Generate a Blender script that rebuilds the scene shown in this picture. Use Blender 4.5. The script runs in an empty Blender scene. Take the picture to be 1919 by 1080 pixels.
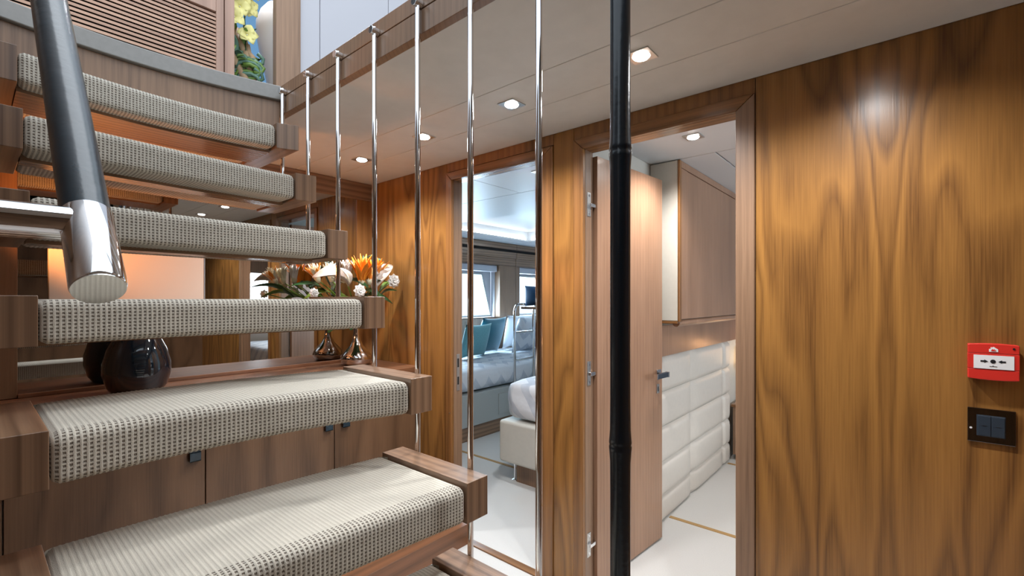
import bpy, bmesh, math, random
from mathutils import Vector, Matrix
random.seed(7)
sc = bpy.context.scene
C = sc.collection
PI = math.pi

# ------------------------------------------------------------------ camera
YAW = math.atan((1700 - 960) / 869.0)
cam_d = bpy.data.cameras.new('camera')
cam = bpy.data.objects.new('camera', cam_d)
C.objects.link(cam)
cam_d.sensor_width = 36.0
cam_d.lens = 869.0 / 1919.0 * 36.0
cam_d.shift_y = 20.0 / 1919.0
cam_d.clip_start = 0.02
cam.location = (0, 0, 1.33)
cam.rotation_euler = (PI / 2, 0, YAW)
sc.camera = cam

# ------------------------------------------------------------------ world, light, exposure
sc.view_settings.view_transform = 'Standard'
sc.view_settings.look = 'None'
sc.view_settings.gamma = 1.0
sc.view_settings.exposure = -0.02
sc.view_settings.use_curve_mapping = False
world = bpy.data.worlds.new('sky')
sc.world = world
world.use_nodes = True
bg = world.node_tree.nodes['Background']
bg.inputs[0].default_value = (0.80, 0.90, 1.0, 1)
bg.inputs[1].default_value = 1.7


def area(name, loc, rot, size, size_y, power, color):
    d = bpy.data.lights.new(name, 'AREA')
    d.shape = 'RECTANGLE'
    d.size = size
    d.size_y = size_y
    d.energy = power
    d.color = color
    o = bpy.data.objects.new(name, d)
    C.objects.link(o)
    o.location = loc
    o.rotation_euler = rot
    return o


# daylight of the upper deck falling down the stairwell, and outside each cabin window
area('deck_daylight', (-0.3, 0.7, 4.6), (0, 0, 0), 3.4, 2.6, 58, (0.93, 0.96, 1.0))
area('hull_daylight', (-4.75, 4.9, 1.75), (0, -PI / 2 + 0.25, 0), 1.3, 3.6, 560, (0.62, 0.83, 1.0))
area('hull_daylight_far', (2.95, 3.4, 1.5), (0, PI / 2, 0), 0.9, 1.6, 90, (0.85, 0.93, 1.0))


# ------------------------------------------------------------------ mesh helpers
class MB:
    def __init__(s):
        s.v = []
        s.f = []

    def box(s, x0, x1, y0, y1, z0, z1):
        n = len(s.v)
        s.v += [(x0, y0, z0), (x1, y0, z0), (x1, y1, z0), (x0, y1, z0), (x0, y0, z1), (x1, y0, z1), (x1, y1, z1), (x0, y1, z1)]
        s.f += [(n, n + 3, n + 2, n + 1), (n + 4, n + 5, n + 6, n + 7), (n, n + 1, n + 5, n + 4), (n + 1, n + 2, n + 6, n + 5),
                (n + 2, n + 3, n + 7, n + 6), (n + 3, n, n + 4, n + 7)]
        return s

    def loft(s, rings, close=True, cap=True):
        n = len(s.v)
        m = len(rings[0])
        for r in rings:
            s.v += [tuple(p) for p in r]
        for i in range(len(rings) - 1):
            for j in range(m if close else m - 1):
                a = n + i * m + j
                b = n + i * m + (j + 1) % m
                s.f.append((a, b, b + m, a + m))
        if cap and close:
            s.f.append(tuple(n + j for j in reversed(range(m))))
            k = n + (len(rings) - 1) * m
            s.f.append(tuple(k + j for j in range(m)))
        return s

    def tube(s, path, r, seg=14, cap=True):
        path = [Vector(p) for p in path]
        rr = r if isinstance(r, (list, tuple)) else [r] * len(path)
        rings = []
        t0 = (path[1] - path[0]).normalized()
        up = Vector((0, 0, 1)) if abs(t0.z) < 0.9 else Vector((1, 0, 0))
        nrm = t0.cross(up).normalized()
        for i, p in enumerate(path):
            if i == 0:
                t = path[1] - path[0]
            elif i == len(path) - 1:
                t = path[-1] - path[-2]
            else:
                t = (path[i + 1] - path[i]).normalized() + (path[i] - path[i - 1]).normalized()
            t.normalize()
            nrm = (nrm - t * nrm.dot(t)).normalized()
            bn = t.cross(nrm)
            rings.append([p + (nrm * math.cos(2 * PI * k / seg) + bn * math.sin(2 * PI * k / seg)) * rr[i] for k in range(seg)])
        return s.loft(rings, True, cap)

    def lathe(s, prof, cx, cy, seg=32):
        rings = [[(cx + r * math.cos(2 * PI * k / seg), cy + r * math.sin(2 * PI * k / seg), z) for k in range(seg)] for r, z in prof]
        return s.loft(rings, True, True)

    def prism(s, poly, axis, a, b):
        def mk(p, w):
            if axis == 'X':
                return (w, p[0], p[1])
            if axis == 'Y':
                return (p[0], w, p[1])
            return (p[0], p[1], w)
        return s.loft([[mk(p, a) for p in poly], [mk(p, b) for p in poly]])

    def grid(s, pts):
        n = len(s.v)
        m = len(pts[0])
        for r in pts:
            s.v += [tuple(p) for p in r]
        for i in range(len(pts) - 1):
            for j in range(m - 1):
                a = n + i * m + j
                s.f.append((a, a + 1, a + m + 1, a + m))
        return s


LOC = {}


def obj(name, mb, mat, parent=None, loc=None, bevel=0.0, smooth=False, seg=2, fix=True, sub=0, thick=0.0):
    """links mb (world coordinates) as one mesh object; children share the frame of their thing"""
    me = bpy.data.meshes.new(name)
    if parent is not None:
        org = LOC[parent]
    else:
        org = loc or (0, 0, 0)
    me.from_pydata([(p[0] - org[0], p[1] - org[1], p[2] - org[2]) for p in mb.v], [], mb.f)
    me.update()
    if fix:
        b = bmesh.new()
        b.from_mesh(me)
        bmesh.ops.recalc_face_normals(b, faces=b.faces)
        b.to_mesh(me)
        b.free()
    o = bpy.data.objects.new(name, me)
    C.objects.link(o)
    if mat is not None:
        me.materials.append(mat)
    if parent is not None:
        o.parent = parent
    else:
        o.location = org
    LOC[o] = org
    if thick:
        m = o.modifiers.new('thick', 'SOLIDIFY')
        m.thickness = thick
        m.offset = 0
    if bevel:
        m = o.modifiers.new('bevel', 'BEVEL')
        m.width = bevel
        m.segments = seg
        m.limit_method = 'ANGLE'
        m.harden_normals = True
        m.angle_limit = math.radians(40)
    if sub:
        m = o.modifiers.new('sub', 'SUBSURF')
        m.levels = m.render_levels = sub
    if smooth or bevel:
        me.polygons.foreach_set('use_smooth', [True] * len(me.polygons))
        if not smooth:
            me.set_sharp_from_angle(angle=math.radians(35))
        elif smooth == 'auto':
            me.set_sharp_from_angle(angle=math.radians(45))
    return o


def tag(o, label=None, cat=None, group=None, kind=None):
    if label:
        o['label'] = label
    if cat:
        o['category'] = cat
    if group:
        o['group'] = group
    if kind:
        o['kind'] = kind
    return o


def thing(name, loc, label, cat, group=None):
    o = bpy.data.objects.new(name, None)
    C.objects.link(o)
    o.empty_display_size = 0.05
    o.location = loc
    LOC[o] = tuple(loc)
    return tag(o, label, cat, group)


def frame(name, loc, label):
    """an Empty that is a piece of the setting"""
    o = bpy.data.objects.new(name, None)
    C.objects.link(o)
    o.location = loc
    LOC[o] = tuple(loc)
    return tag(o, label, None, None, 'structure')


def bx(*a):
    return MB().box(*a)


# ------------------------------------------------------------------ materials
def new_mat(name):
    m = bpy.data.materials.new(name)
    m.use_nodes = True
    nt = m.node_tree
    p = nt.nodes['Principled BSDF']
    return m, nt, p


def N(nt, kind, **kw):
    n = nt.nodes.new(kind)
    for k, v in kw.items():
        setattr(n, k, v)
    return n


def math_(nt, op, a, b=None, c=None):
    n = nt.nodes.new('ShaderNodeMath')
    n.operation = op
    for i, x in enumerate((a, b, c)):
        if x is None:
            continue
        if isinstance(x, (int, float)):
            n.inputs[i].default_value = x
        else:
            nt.links.new(x, n.inputs[i])
    return n.outputs[0]


def ramp(nt, fac, stops):
    r = nt.nodes.new('ShaderNodeValToRGB')
    els = r.color_ramp.elements
    while len(els) < len(stops):
        els.new(0.5)
    for e, (p, c) in zip(els, stops):
        e.position = p
        e.color = (c[0], c[1], c[2], 1)
    nt.links.new(fac, r.inputs[0])
    return r.outputs[0]


def plain(name, col, rough=0.5, metal=0.0, spec=0.5, noise=0.0, nscale=30.0, bump=0.0, coat=0.0, sheen=0.0):
    m, nt, p = new_mat(name)
    p.inputs['Base Color'].default_value = (*col, 1)
    p.inputs['Roughness'].default_value = rough
    p.inputs['Metallic'].default_value = metal
    p.inputs['Specular IOR Level'].default_value = spec
    p.inputs['Coat Weight'].default_value = coat
    p.inputs['Coat Roughness'].default_value = 0.1
    p.inputs['Sheen Weight'].default_value = sheen
    if noise or bump:
        tc = N(nt, 'ShaderNodeTexCoord')
        n = N(nt, 'ShaderNodeTexNoise')
        n.inputs['Scale'].default_value = nscale
        n.inputs['Detail'].default_value = 4
        nt.links.new(tc.outputs['Object'], n.inputs['Vector'])
        if noise:
            c = ramp(nt, n.outputs['Fac'], [(0.3, [x * (1 - noise) for x in col]), (0.7, [min(1, x * (1 + noise)) for x in col])])
            nt.links.new(c, p.inputs['Base Color'])
        if bump:
            b = N(nt, 'ShaderNodeBump')
            b.inputs['Strength'].default_value = 1.0
            b.inputs['Distance'].default_value = bump
            nt.links.new(n.outputs['Fac'], b.inputs['Height'])
            nt.links.new(b.outputs[0], p.inputs['Normal'])
    return m


def wood(name, dark, light, axis='Z', s1=2.2, s2=0.5, K=5.0, Fq=4.0, book=0.0, off=0.0, rough=0.3, coat=0.0, fibre=0.5, mix=0.55, seed=0.0, fs=230.0, bmix=0.83):
    m, nt, p = new_mat(name)
    tc = N(nt, 'ShaderNodeTexCoord')
    sp = N(nt, 'ShaderNodeSeparateXYZ')
    nt.links.new(tc.outputs['Object'], sp.inputs[0])
    idx = {'Z': (0, 1, 2), 'Y': (0, 2, 1), 'X': (1, 2, 0)}[axis]
    A, B, G = (sp.outputs[i] for i in idx)
    acr = math_(nt, 'ADD', A, math_(nt, 'MULTIPLY', B, bmix))
    raw = acr
    if book:
        acr = math_(nt, 'PINGPONG', math_(nt, 'ADD', acr, off), book)
    cv = N(nt, 'ShaderNodeCombineXYZ')
    nt.links.new(math_(nt, 'MULTIPLY', acr, s1), cv.inputs[0])
    cv.inputs[1].default_value = seed
    nt.links.new(math_(nt, 'MULTIPLY', G, s2), cv.inputs[2])
    n1 = N(nt, 'ShaderNodeTexNoise')
    n1.inputs['Scale'].default_value = 1.0
    n1.inputs['Detail'].default_value = 2.5
    n1.inputs['Roughness'].default_value = 0.45
    n1.inputs['Distortion'].default_value = 0.35
    nt.links.new(cv.outputs[0], n1.inputs['Vector'])
    ring = math_(nt, 'ADD', math_(nt, 'MULTIPLY', n1.outputs['Fac'], K), math_(nt, 'MULTIPLY', acr, Fq))
    w = math_(nt, 'FRACT', ring)
    # a growth ring: slow rise to the dark late wood, quick fall
    w = math_(nt, 'PINGPONG', math_(nt, 'POWER', w, 1.6), 0.5)
    w = math_(nt, 'MULTIPLY', w, 2.0)
    cf = N(nt, 'ShaderNodeCombineXYZ')
    nt.links.new(math_(nt, 'MULTIPLY', math_(nt, 'ADD', raw, math_(nt, 'MULTIPLY', n1.outputs['Fac'], 0.03)), fs), cf.inputs[0])
    cf.inputs[1].default_value = seed
    nt.links.new(math_(nt, 'MULTIPLY', G, 5.0), cf.inputs[2])
    n2 = N(nt, 'ShaderNodeTexNoise')
    n2.inputs['Scale'].default_value = 1.0
    n2.inputs['Detail'].default_value = 3.0
    nt.links.new(cf.outputs[0], n2.inputs['Vector'])
    cb = N(nt, 'ShaderNodeCombineXYZ')
    nt.links.new(math_(nt, 'MULTIPLY', acr, 7.0), cb.inputs[0])
    cb.inputs[1].default_value = seed + 5
    nt.links.new(math_(nt, 'MULTIPLY', G, 0.8), cb.inputs[2])
    n3 = N(nt, 'ShaderNodeTexNoise')
    n3.inputs['Scale'].default_value = 1.0
    n3.inputs['Detail'].default_value = 2.0
    nt.links.new(cb.outputs[0], n3.inputs['Vector'])
    f = math_(nt, 'MULTIPLY', math_(nt, 'SUBTRACT', n2.outputs['Fac'], 0.5), fibre)
    f = math_(nt, 'ADD', f, math_(nt, 'MULTIPLY', math_(nt, 'SUBTRACT', 1.0, w), mix))
    f = math_(nt, 'ADD', f, math_(nt, 'MULTIPLY', n3.outputs['Fac'], 1.0 - mix))
    mid = [(a * 0.45 + b * 0.55) for a, b in zip(dark, light)]
    col = ramp(nt, f, [(0.12, dark), (0.48, mid), (0.85, light)])
    nt.links.new(col, p.inputs['Base Color'])
    p.inputs['Roughness'].default_value = rough
    p.inputs['Coat Weight'].default_value = coat
    p.inputs['Coat Roughness'].default_value = 0.12
    bp = N(nt, 'ShaderNodeBump')
    bp.inputs['Strength'].default_value = 0.25
    bp.inputs['Distance'].default_value = 0.0006
    nt.links.new(n2.outputs['Fac'], bp.inputs['Height'])
    nt.links.new(bp.outputs[0], p.inputs['Normal'])
    return m


def carpet_mat():
    m, nt, p = new_mat('woven_carpet')
    uv = N(nt, 'ShaderNodeUVMap')
    uv.uv_map = 'UVMap'
    sp = N(nt, 'ShaderNodeSeparateXYZ')
    nt.links.new(uv.outputs[0], sp.inputs[0])
    tc = N(nt, 'ShaderNodeTexCoord')
    nz = N(nt, 'ShaderNodeTexNoise')
    nz.inputs['Scale'].default_value = 160
    nz.inputs['Detail'].default_value = 2
    nt.links.new(tc.outputs['Object'], nz.inputs['Vector'])
    wob = math_(nt, 'MULTIPLY', math_(nt, 'SUBTRACT', nz.outputs['Fac'], 0.5), 0.5)
    u = math_(nt, 'ADD', sp.outputs[0], math_(nt, 'MULTIPLY', wob, 0.5))
    v = math_(nt, 'ADD', sp.outputs[1], wob)
    du = math_(nt, 'ABSOLUTE', math_(nt, 'SUBTRACT', math_(nt, 'FRACT', u), 0.5))
    dv = math_(nt, 'ABSOLUTE', math_(nt, 'SUBTRACT', math_(nt, 'FRACT', v), 0.5))

    def sm(x, a, b):
        n = N(nt, 'ShaderNodeMapRange')
        n.interpolation_type = 'SMOOTHSTEP'
        n.inputs['From Min'].default_value = a
        n.inputs['From Max'].default_value = b
        nt.links.new(x, n.inputs['Value'])
        return n.outputs[0]
    cord = math_(nt, 'SUBTRACT', 1.0, sm(du, 0.20, 0.33))
    bead = math_(nt, 'SUBTRACT', 1.0, sm(dv, 0.19, 0.33))
    h = math_(nt, 'MAXIMUM', cord, math_(nt, 'MULTIPLY', bead, 0.90))
    # top face only: dark gaps painted paler in the colour, imitating a grazing view
    top_lighten = math_(nt, 'MULTIPLY', math_(nt, 'LESS_THAN', sp.outputs[1], 41.5), 0.88)
    h = math_(nt, 'MAXIMUM', h, top_lighten)
    nf = N(nt, 'ShaderNodeTexNoise')
    nf.inputs['Scale'].default_value = 900
    nt.links.new(tc.outputs['Object'], nf.inputs['Vector'])
    t = math_(nt, 'ADD', h, math_(nt, 'MULTIPLY', math_(nt, 'SUBTRACT', nf.outputs['Fac'], 0.5), 0.5))
    col = ramp(nt, t, [(0.05, (0.17, 0.14, 0.11)), (0.55, (0.35, 0.32, 0.27)), (1.0, (0.59, 0.55, 0.47))])
    nt.links.new(col, p.inputs['Base Color'])
    p.inputs['Roughness'].default_value = 0.9
    p.inputs['Specular IOR Level'].default_value = 0.15
    p.inputs['Sheen Weight'].default_value = 0.15
    b = N(nt, 'ShaderNodeBump')
    b.inputs['Distance'].default_value = 0.0022
    b.inputs['Strength'].default_value = 0.9
    nt.links.new(t, b.inputs['Height'])
    nt.links.new(b.outputs[0], p.inputs['Normal'])
    return m


def emit(name, col, strength):
    m, nt, p = new_mat(name)
    p.inputs['Base Color'].default_value = (*col, 1)
    p.inputs['Emission Color'].default_value = (*col, 1)
    p.inputs['Emission Strength'].default_value = strength
    return m


def pane_mat(name, tint, gloss=0.1):
    m, nt, p = new_mat(name)
    nt.nodes.remove(p)
    out = nt.nodes['Material Output']
    t = N(nt, 'ShaderNodeBsdfTransparent')
    t.inputs[0].default_value = (*tint, 1)
    g = N(nt, 'ShaderNodeBsdfGlossy')
    g.inputs['Roughness'].default_value = 0.02
    mx = N(nt, 'ShaderNodeMixShader')
    lw = N(nt, 'ShaderNodeLayerWeight')
    lw.inputs[0].default_value = 0.3
    nt.links.new(math_(nt, 'MULTIPLY', lw.outputs['Facing'], gloss), mx.inputs[0])
    nt.links.new(t.outputs[0], mx.inputs[1])
    nt.links.new(g.outputs[0], mx.inputs[2])
    nt.links.new(mx.outputs[0], out.inputs[0])
    return m


AMB_D, AMB_L = (0.095, 0.039, 0.012), (0.365, 0.170, 0.043)
WAL_D, WAL_L = (0.095, 0.052, 0.031), (0.320, 0.192, 0.115)
RED_D, RED_L = (0.060, 0.031, 0.016), (0.195, 0.108, 0.058)
M = {}
M['amber'] = wood('amber_walnut_veneer', AMB_D, AMB_L, 'Z', s1=4.2, s2=0.75, K=9.0, Fq=8.0, book=0.36, off=0.72, rough=0.26, mix=0.36, fibre=0.55)
M['amber_str'] = wood('straight_walnut_veneer', AMB_D, (0.34, 0.155, 0.048), 'Z', s1=3.0, s2=0.25, K=3.0, Fq=26.0, rough=0.28, mix=0.22, fibre=0.55, seed=3)
M['amber_hor'] = wood('horizontal_walnut_veneer', AMB_D, (0.30, 0.140, 0.050), 'X', s1=5.0, s2=0.3, K=2.0, Fq=25.0, rough=0.25, mix=0.4, fibre=0.6, seed=4)
M['wal_z'] = wood('walnut_upright', WAL_D, WAL_L, 'Z', s1=6.0, s2=0.4, K=2.0, Fq=46.0, rough=0.35, mix=0.14, fibre=0.55, seed=6)
M['wal_x'] = wood('walnut_lengthwise', WAL_D, WAL_L, 'X', s1=5.0, s2=0.6, K=2.0, Fq=34.0, rough=0.32, coat=0.08, mix=0.30, fibre=0.6, seed=8, bmix=0.0)
M['wal_y'] = wood('walnut_crosswise', WAL_D, WAL_L, 'Y', s1=5.0, s2=0.6, K=2.0, Fq=34.0, rough=0.25, coat=0.2, mix=0.42, fibre=0.6, seed=9)
M['cab_z'] = wood('dark_walnut_door', RED_D, RED_L, 'Z', s1=3.4, s2=0.8, K=4.0, Fq=6.0, rough=0.32, mix=0.35, fibre=0.5, seed=11)
M['cab_y'] = wood('dark_walnut_crosswise', RED_D, (0.24, 0.10, 0.045), 'Y', s1=4.0, s2=0.8, K=3.0, Fq=18.0, rough=0.45, coat=0.0, mix=0.4, fibre=0.5, seed=12)
M['leaf'] = wood('pale_walnut_door', (0.19, 0.098, 0.055), (0.43, 0.245, 0.150), 'Z', s1=3.0, s2=0.2, K=1.5, Fq=40.0, rough=0.30, coat=0.1, mix=0.14, fibre=0.6, seed=14, fs=190)
M['louver'] = wood('louver_walnut', (0.24, 0.125, 0.08), (0.50, 0.30, 0.20), 'Y', s1=3.0, s2=0.4, K=2.0, Fq=25.0, rough=0.35, mix=0.4, fibre=0.6, seed=15)
M['louver_z'] = wood('louver_frame_walnut', (0.22, 0.125, 0.09), (0.42, 0.26, 0.19), 'Z', s1=3.0, s2=0.4, K=2.0, Fq=14.0, rough=0.35, mix=0.4, fibre=0.5, seed=16)
M['carpet'] = carpet_mat()
M['chrome'] = plain('chrome', (0.80, 0.81, 0.83), 0.06, 1.0)
M['steel'] = plain('brushed_steel', (0.62, 0.62, 0.61), 0.28, 1.0)
M['bead_blast'] = plain('cast_metal_end', (0.42, 0.43, 0.40), 0.45, 0.6, bump=0.0015, nscale=160, noise=0.35)
M['chrome_satin'] = plain('polished_end', (0.78, 0.79, 0.77), 0.025, 1.0)
M['nosing'] = plain('nosing_alloy', (0.23, 0.22, 0.205), 0.38, 0.35, noise=0.05, nscale=60)
M['leather_black'] = plain('black_leather', (0.006, 0.012, 0.018), 0.24, 0, 0.6, bump=0.0004, nscale=90)
M['leather_blue'] = plain('slate_leather', (0.010, 0.030, 0.046), 0.24, 0, 0.8, bump=0.0004, nscale=60, noise=0.2)
M['ceiling'] = plain('ceiling_fabric', (0.64, 0.62, 0.575), 0.75, noise=0.03, nscale=14)
M['ceil_white'] = plain('cabin_ceiling', (0.66, 0.68, 0.70), 0.45)
M['floor'] = plain('cream_floor_carpet', (0.62, 0.61, 0.585), 0.85, noise=0.04, nscale=220, bump=0.0008)
M['inlay'] = plain('gold_inlay', (0.45, 0.27, 0.10), 0.4)
M['padded'] = plain('padded_leather', (0.66, 0.61, 0.545), 0.42, noise=0.02, nscale=40)
M['cream'] = plain('cream_leather', (0.60, 0.58, 0.52), 0.5, noise=0.02, nscale=40)
M['putty'] = plain('putty_lacquer', (0.40, 0.42, 0.41), 0.35)
M['white'] = plain('white_panel', (0.44, 0.44, 0.475), 0.4)
M['bedding'] = None
M['teal'] = plain('teal_satin', (0.012, 0.16, 0.23), 0.45, sheen=0.4, bump=0.003, nscale=9)
M['teal_light'] = plain('aqua_linen', (0.13, 0.36, 0.40), 0.75, sheen=0.3, noise=0.15, nscale=120, bump=0.002)
M['blue'] = plain('royal_blue_fabric', (0.010, 0.075, 0.19), 0.7)
M['linen'] = plain('white_linen', (0.72, 0.73, 0.76), 0.8, bump=0.004, nscale=14)
M['red'] = plain('call_point_red', (0.62, 0.030, 0.020), 0.35)
M['label_white'] = plain('white_print', (0.80, 0.80, 0.80), 0.4)
M['ink'] = plain('black_print', (0.012, 0.012, 0.014), 0.4)
M['dark'] = plain('shadow_gap', (0.010, 0.008, 0.007), 0.8)
M['slate'] = plain('slate_plastic', (0.028, 0.040, 0.056), 0.3)
M['black_gloss'] = plain('black_chrome', (0.20, 0.21, 0.23), 0.03, 1.0)
M['mirror'] = plain('bronze_mirror', (0.46, 0.455, 0.445), 0.012, 1.0)
M['lens'] = emit('lamp_lens', (1.0, 0.97, 0.92), 35)
M['warm_lens'] = emit('warm_lamp_lens', (1.0, 0.62, 0.30), 20)
M['cove'] = emit('cove_light', (0.92, 0.97, 1.0), 8)
M['pane'] = pane_mat('window_glass', (0.95, 0.98, 1.0))
M['plaster'] = plain('cream_leather_panel', (0.74, 0.68, 0.60), 0.55)
M['petal_orange'] = plain('orange_petal', (0.80, 0.26, 0.015), 0.5)
M['petal_cream'] = plain('cream_petal', (0.72, 0.70, 0.52), 0.5)
M['petal_white'] = plain('white_petal', (0.80, 0.79, 0.76), 0.5)
M['spathe'] = plain('pink_spathe', (0.46, 0.39, 0.33), 0.45, noise=0.15, nscale=20)
M['green'] = plain('dark_leaf', (0.020, 0.075, 0.022), 0.35)
M['green_lt'] = plain('light_leaf', (0.14, 0.24, 0.04), 0.4)
M['sage'] = plain('sage_leaf', (0.10, 0.20, 0.14), 0.5)
M['orchid'] = plain('yellow_orchid', (0.78, 0.72, 0.28), 0.5)
M['drift'] = plain('driftwood', (0.42, 0.28, 0.16), 0.7, noise=0.3, nscale=12)
M['niche_blue'] = pane_mat('tinted_window', (0.34, 0.47, 0.58))


def bedding_mat():
    m, nt, p = new_mat('zigzag_bedding')
    tc = N(nt, 'ShaderNodeTexCoord')
    sp = N(nt, 'ShaderNodeSeparateXYZ')
    nt.links.new(tc.outputs['Object'], sp.inputs[0])
    a = math_(nt, 'ADD', sp.outputs[0], math_(nt, 'MULTIPLY', sp.outputs[2], 0.8))
    zz = math_(nt, 'PINGPONG', sp.outputs[1], 0.09)
    s = math_(nt, 'FRACT', math_(nt, 'MULTIPLY', math_(nt, 'ADD', a, zz), 5.0))
    st = math_(nt, 'GREATER_THAN', s, 0.62)
    n = N(nt, 'ShaderNodeTexNoise')
    n.inputs['Scale'].default_value = 9
    nt.links.new(tc.outputs['Object'], n.inputs['Vector'])
    f = math_(nt, 'MULTIPLY', st, n.outputs['Fac'])
    col = ramp(nt, f, [(0.0, (0.70, 0.72, 0.76)), (0.75, (0.44, 0.49, 0.57))])
    nt.links.new(col, p.inputs['Base Color'])
    p.inputs['Roughness'].default_value = 0.7
    b = N(nt, 'ShaderNodeBump')
    b.inputs['Distance'].default_value = 0.012
    b.inputs['Strength'].default_value = 0.7
    nt.links.new(n.outputs['Fac'], b.inputs['Height'])
    nt.links.new(b.outputs[0], p.inputs['Normal'])
    return m


M['bedding'] = bedding_mat()


def glass_dark():
    m, nt, p = new_mat('smoked_teal_glass')
    p.inputs['Base Color'].default_value = (0.003, 0.012, 0.022, 1)
    p.inputs['Roughness'].default_value = 0.03
    p.inputs['Specular IOR Level'].default_value = 0.8
    p.inputs['Coat Weight'].default_value = 0.6
    p.inputs['Coat Roughness'].default_value = 0.02
    p.inputs['Transmission Weight'].default_value = 0.25
    return m


M['smoke'] = glass_dark()

# ------------------------------------------------------------------ dimensions
CEIL = 2.104
WR = 1.79        # face of the wall with the two cabin doors
WT = 1.86        # its cabin side
ML = -2.78       # mirror wall
D1 = (-1.971, -1.335, 2.005)   # door openings: left, right, top
D2 = (-1.101, -0.467, 2.0)
HW = -4.30       # hull wall of the left cabin

# ------------------------------------------------------------------ floor
fl = tag(obj('floor', bx(-4.6, 2.8, -1.5, 6.2, -0.06, 0.0), M['floor']), 'pale cream carpeted floor of hall and cabins', None, None, 'structure')
for i, (x0, x1, y) in enumerate([(-3.09, -1.2, 2.79), (-1.1, 2.5, 2.775), (-1.1, 2.5, 3.98)]):
    obj('inlay_strip', bx(x0, x1, y - 0.014, y + 0.014, -0.004, 0.003), M['inlay'], fl)
obj('threshold', bx(D1[0], D1[1], 1.757, 1.80, -0.004, 0.008), M['amber_hor'], fl, bevel=0.002)
obj('threshold', bx(D2[0], D2[1], 1.757, 1.80, -0.004, 0.008), M['amber_hor'], fl, bevel=0.002)

# ------------------------------------------------------------------ wall with the cabin doors
wr = bx(-4.4, D1[0] - 0.02, WR + 0.012, WT, 0, 2.3)
wr.box(D1[0] - 0.02, D1[1] + 0.02, WR + 0.012, WT, D1[2] + 0.02, 2.3)
wr.box(D1[1] + 0.02, D2[0] - 0.02, WR + 0.012, WT, 0, 2.3)
wr.box(D2[0] - 0.02, D2[1] + 0.02, WR + 0.012, WT, D2[2] + 0.02, 2.3)
wr.box(D2[1] + 0.02, 2.8, WR + 0.012, WT, 0, 2.3)
wall_r = tag(obj('wall_right', wr, M['amber_str']), 'walnut panelled wall holding the two cabin doorways', None, None, 'structure')
G = 0.0012
for (x0, x1, z0, z1) in [(ML, D1[0] - 0.045, 0, CEIL), (D1[0] - 0.045, D1[1] + 0.068, D1[2] + 0.05, CEIL),
                         (D1[1] + 0.068, D2[0] - 0.052, 0, CEIL), (D2[0] - 0.052, D2[1] + 0.063, D2[2] + 0.05, CEIL),
                         (D2[1] + 0.063, 0.75, 0, CEIL)]:
    obj('panel', bx(x0 + G, x1 - G, WR, WR + 0.0115, z0, z1), M['amber_str'] if z0 else M['amber'], wall_r)


def casing(name, d, wl, wr_, wt, label):
    t = frame(name, (d[0], WR, 0), label)
    x0, x1, zt = d
    f0, f1 = WR - 0.009, WR + 0.012
    prof = lambda: None
    e = 0.0006
    obj('side_board', MB().prism([(x0 - wl, 0), (x0, 0), (x0, zt - e), (x0 - wl, zt + wt - e)], 'Y', f0, f1), M['amber_str'], t, bevel=0.003)
    obj('side_board', MB().prism([(x1, 0), (x1 + wr_, 0), (x1 + wr_, zt + wt - e), (x1, zt - e)], 'Y', f0, f1), M['wal_z'] if d is D2 else M['amber_str'], t, bevel=0.003)
    obj('head_board', MB().prism([(x0 + e, zt), (x1 - e, zt), (x1 + wr_ - e, zt + wt), (x0 - wl + e, zt + wt)], 'Y', f0, f1), M['amber_hor'], t, bevel=0.003)
    obj('jamb_lining', bx(x0 - 0.02, x0, f1, WT + 0.006, 0, zt), M['wal_z'], t)
    obj('jamb_lining', bx(x1, x1 + 0.02, f1, WT + 0.006, 0, zt), M['wal_z'], t)
    obj('head_lining', bx(x0 - 0.02, x1 + 0.02, f1, WT + 0.006, zt, zt + 0.02), M['amber_hor'], t)
    return t


c1 = casing('trim_1', D1, 0.045, 0.067, 0.045, 'walnut door casing of the left cabin doorway')
c2 = casing('trim_2', D2, 0.051, 0.062, 0.05, 'mitred walnut door casing of the right cabin doorway')
sp_ = obj('strike_plate', bx(D1[0] - 0.001, D1[0] + 0.002, 1.822, 1.846, 0.80, 1.01), M['steel'], c1, bevel=0.004)
obj('latch_slot', bx(D1[0] + 0.0015, D1[0] + 0.0026, 1.828, 1.840, 0.935, 0.985), M['dark'], sp_)
obj('latch_slot', bx(D1[0] + 0.0015, D1[0] + 0.0026, 1.828, 1.840, 0.835, 0.88), M['dark'], sp_)
obj('screw_head', MB().tube([(D1[0] - 0.012, WR - 0.009, 0.678), (D1[0] - 0.012, WR - 0.0105, 0.678)], 0.004, 10), M['steel'], c1)

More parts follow.
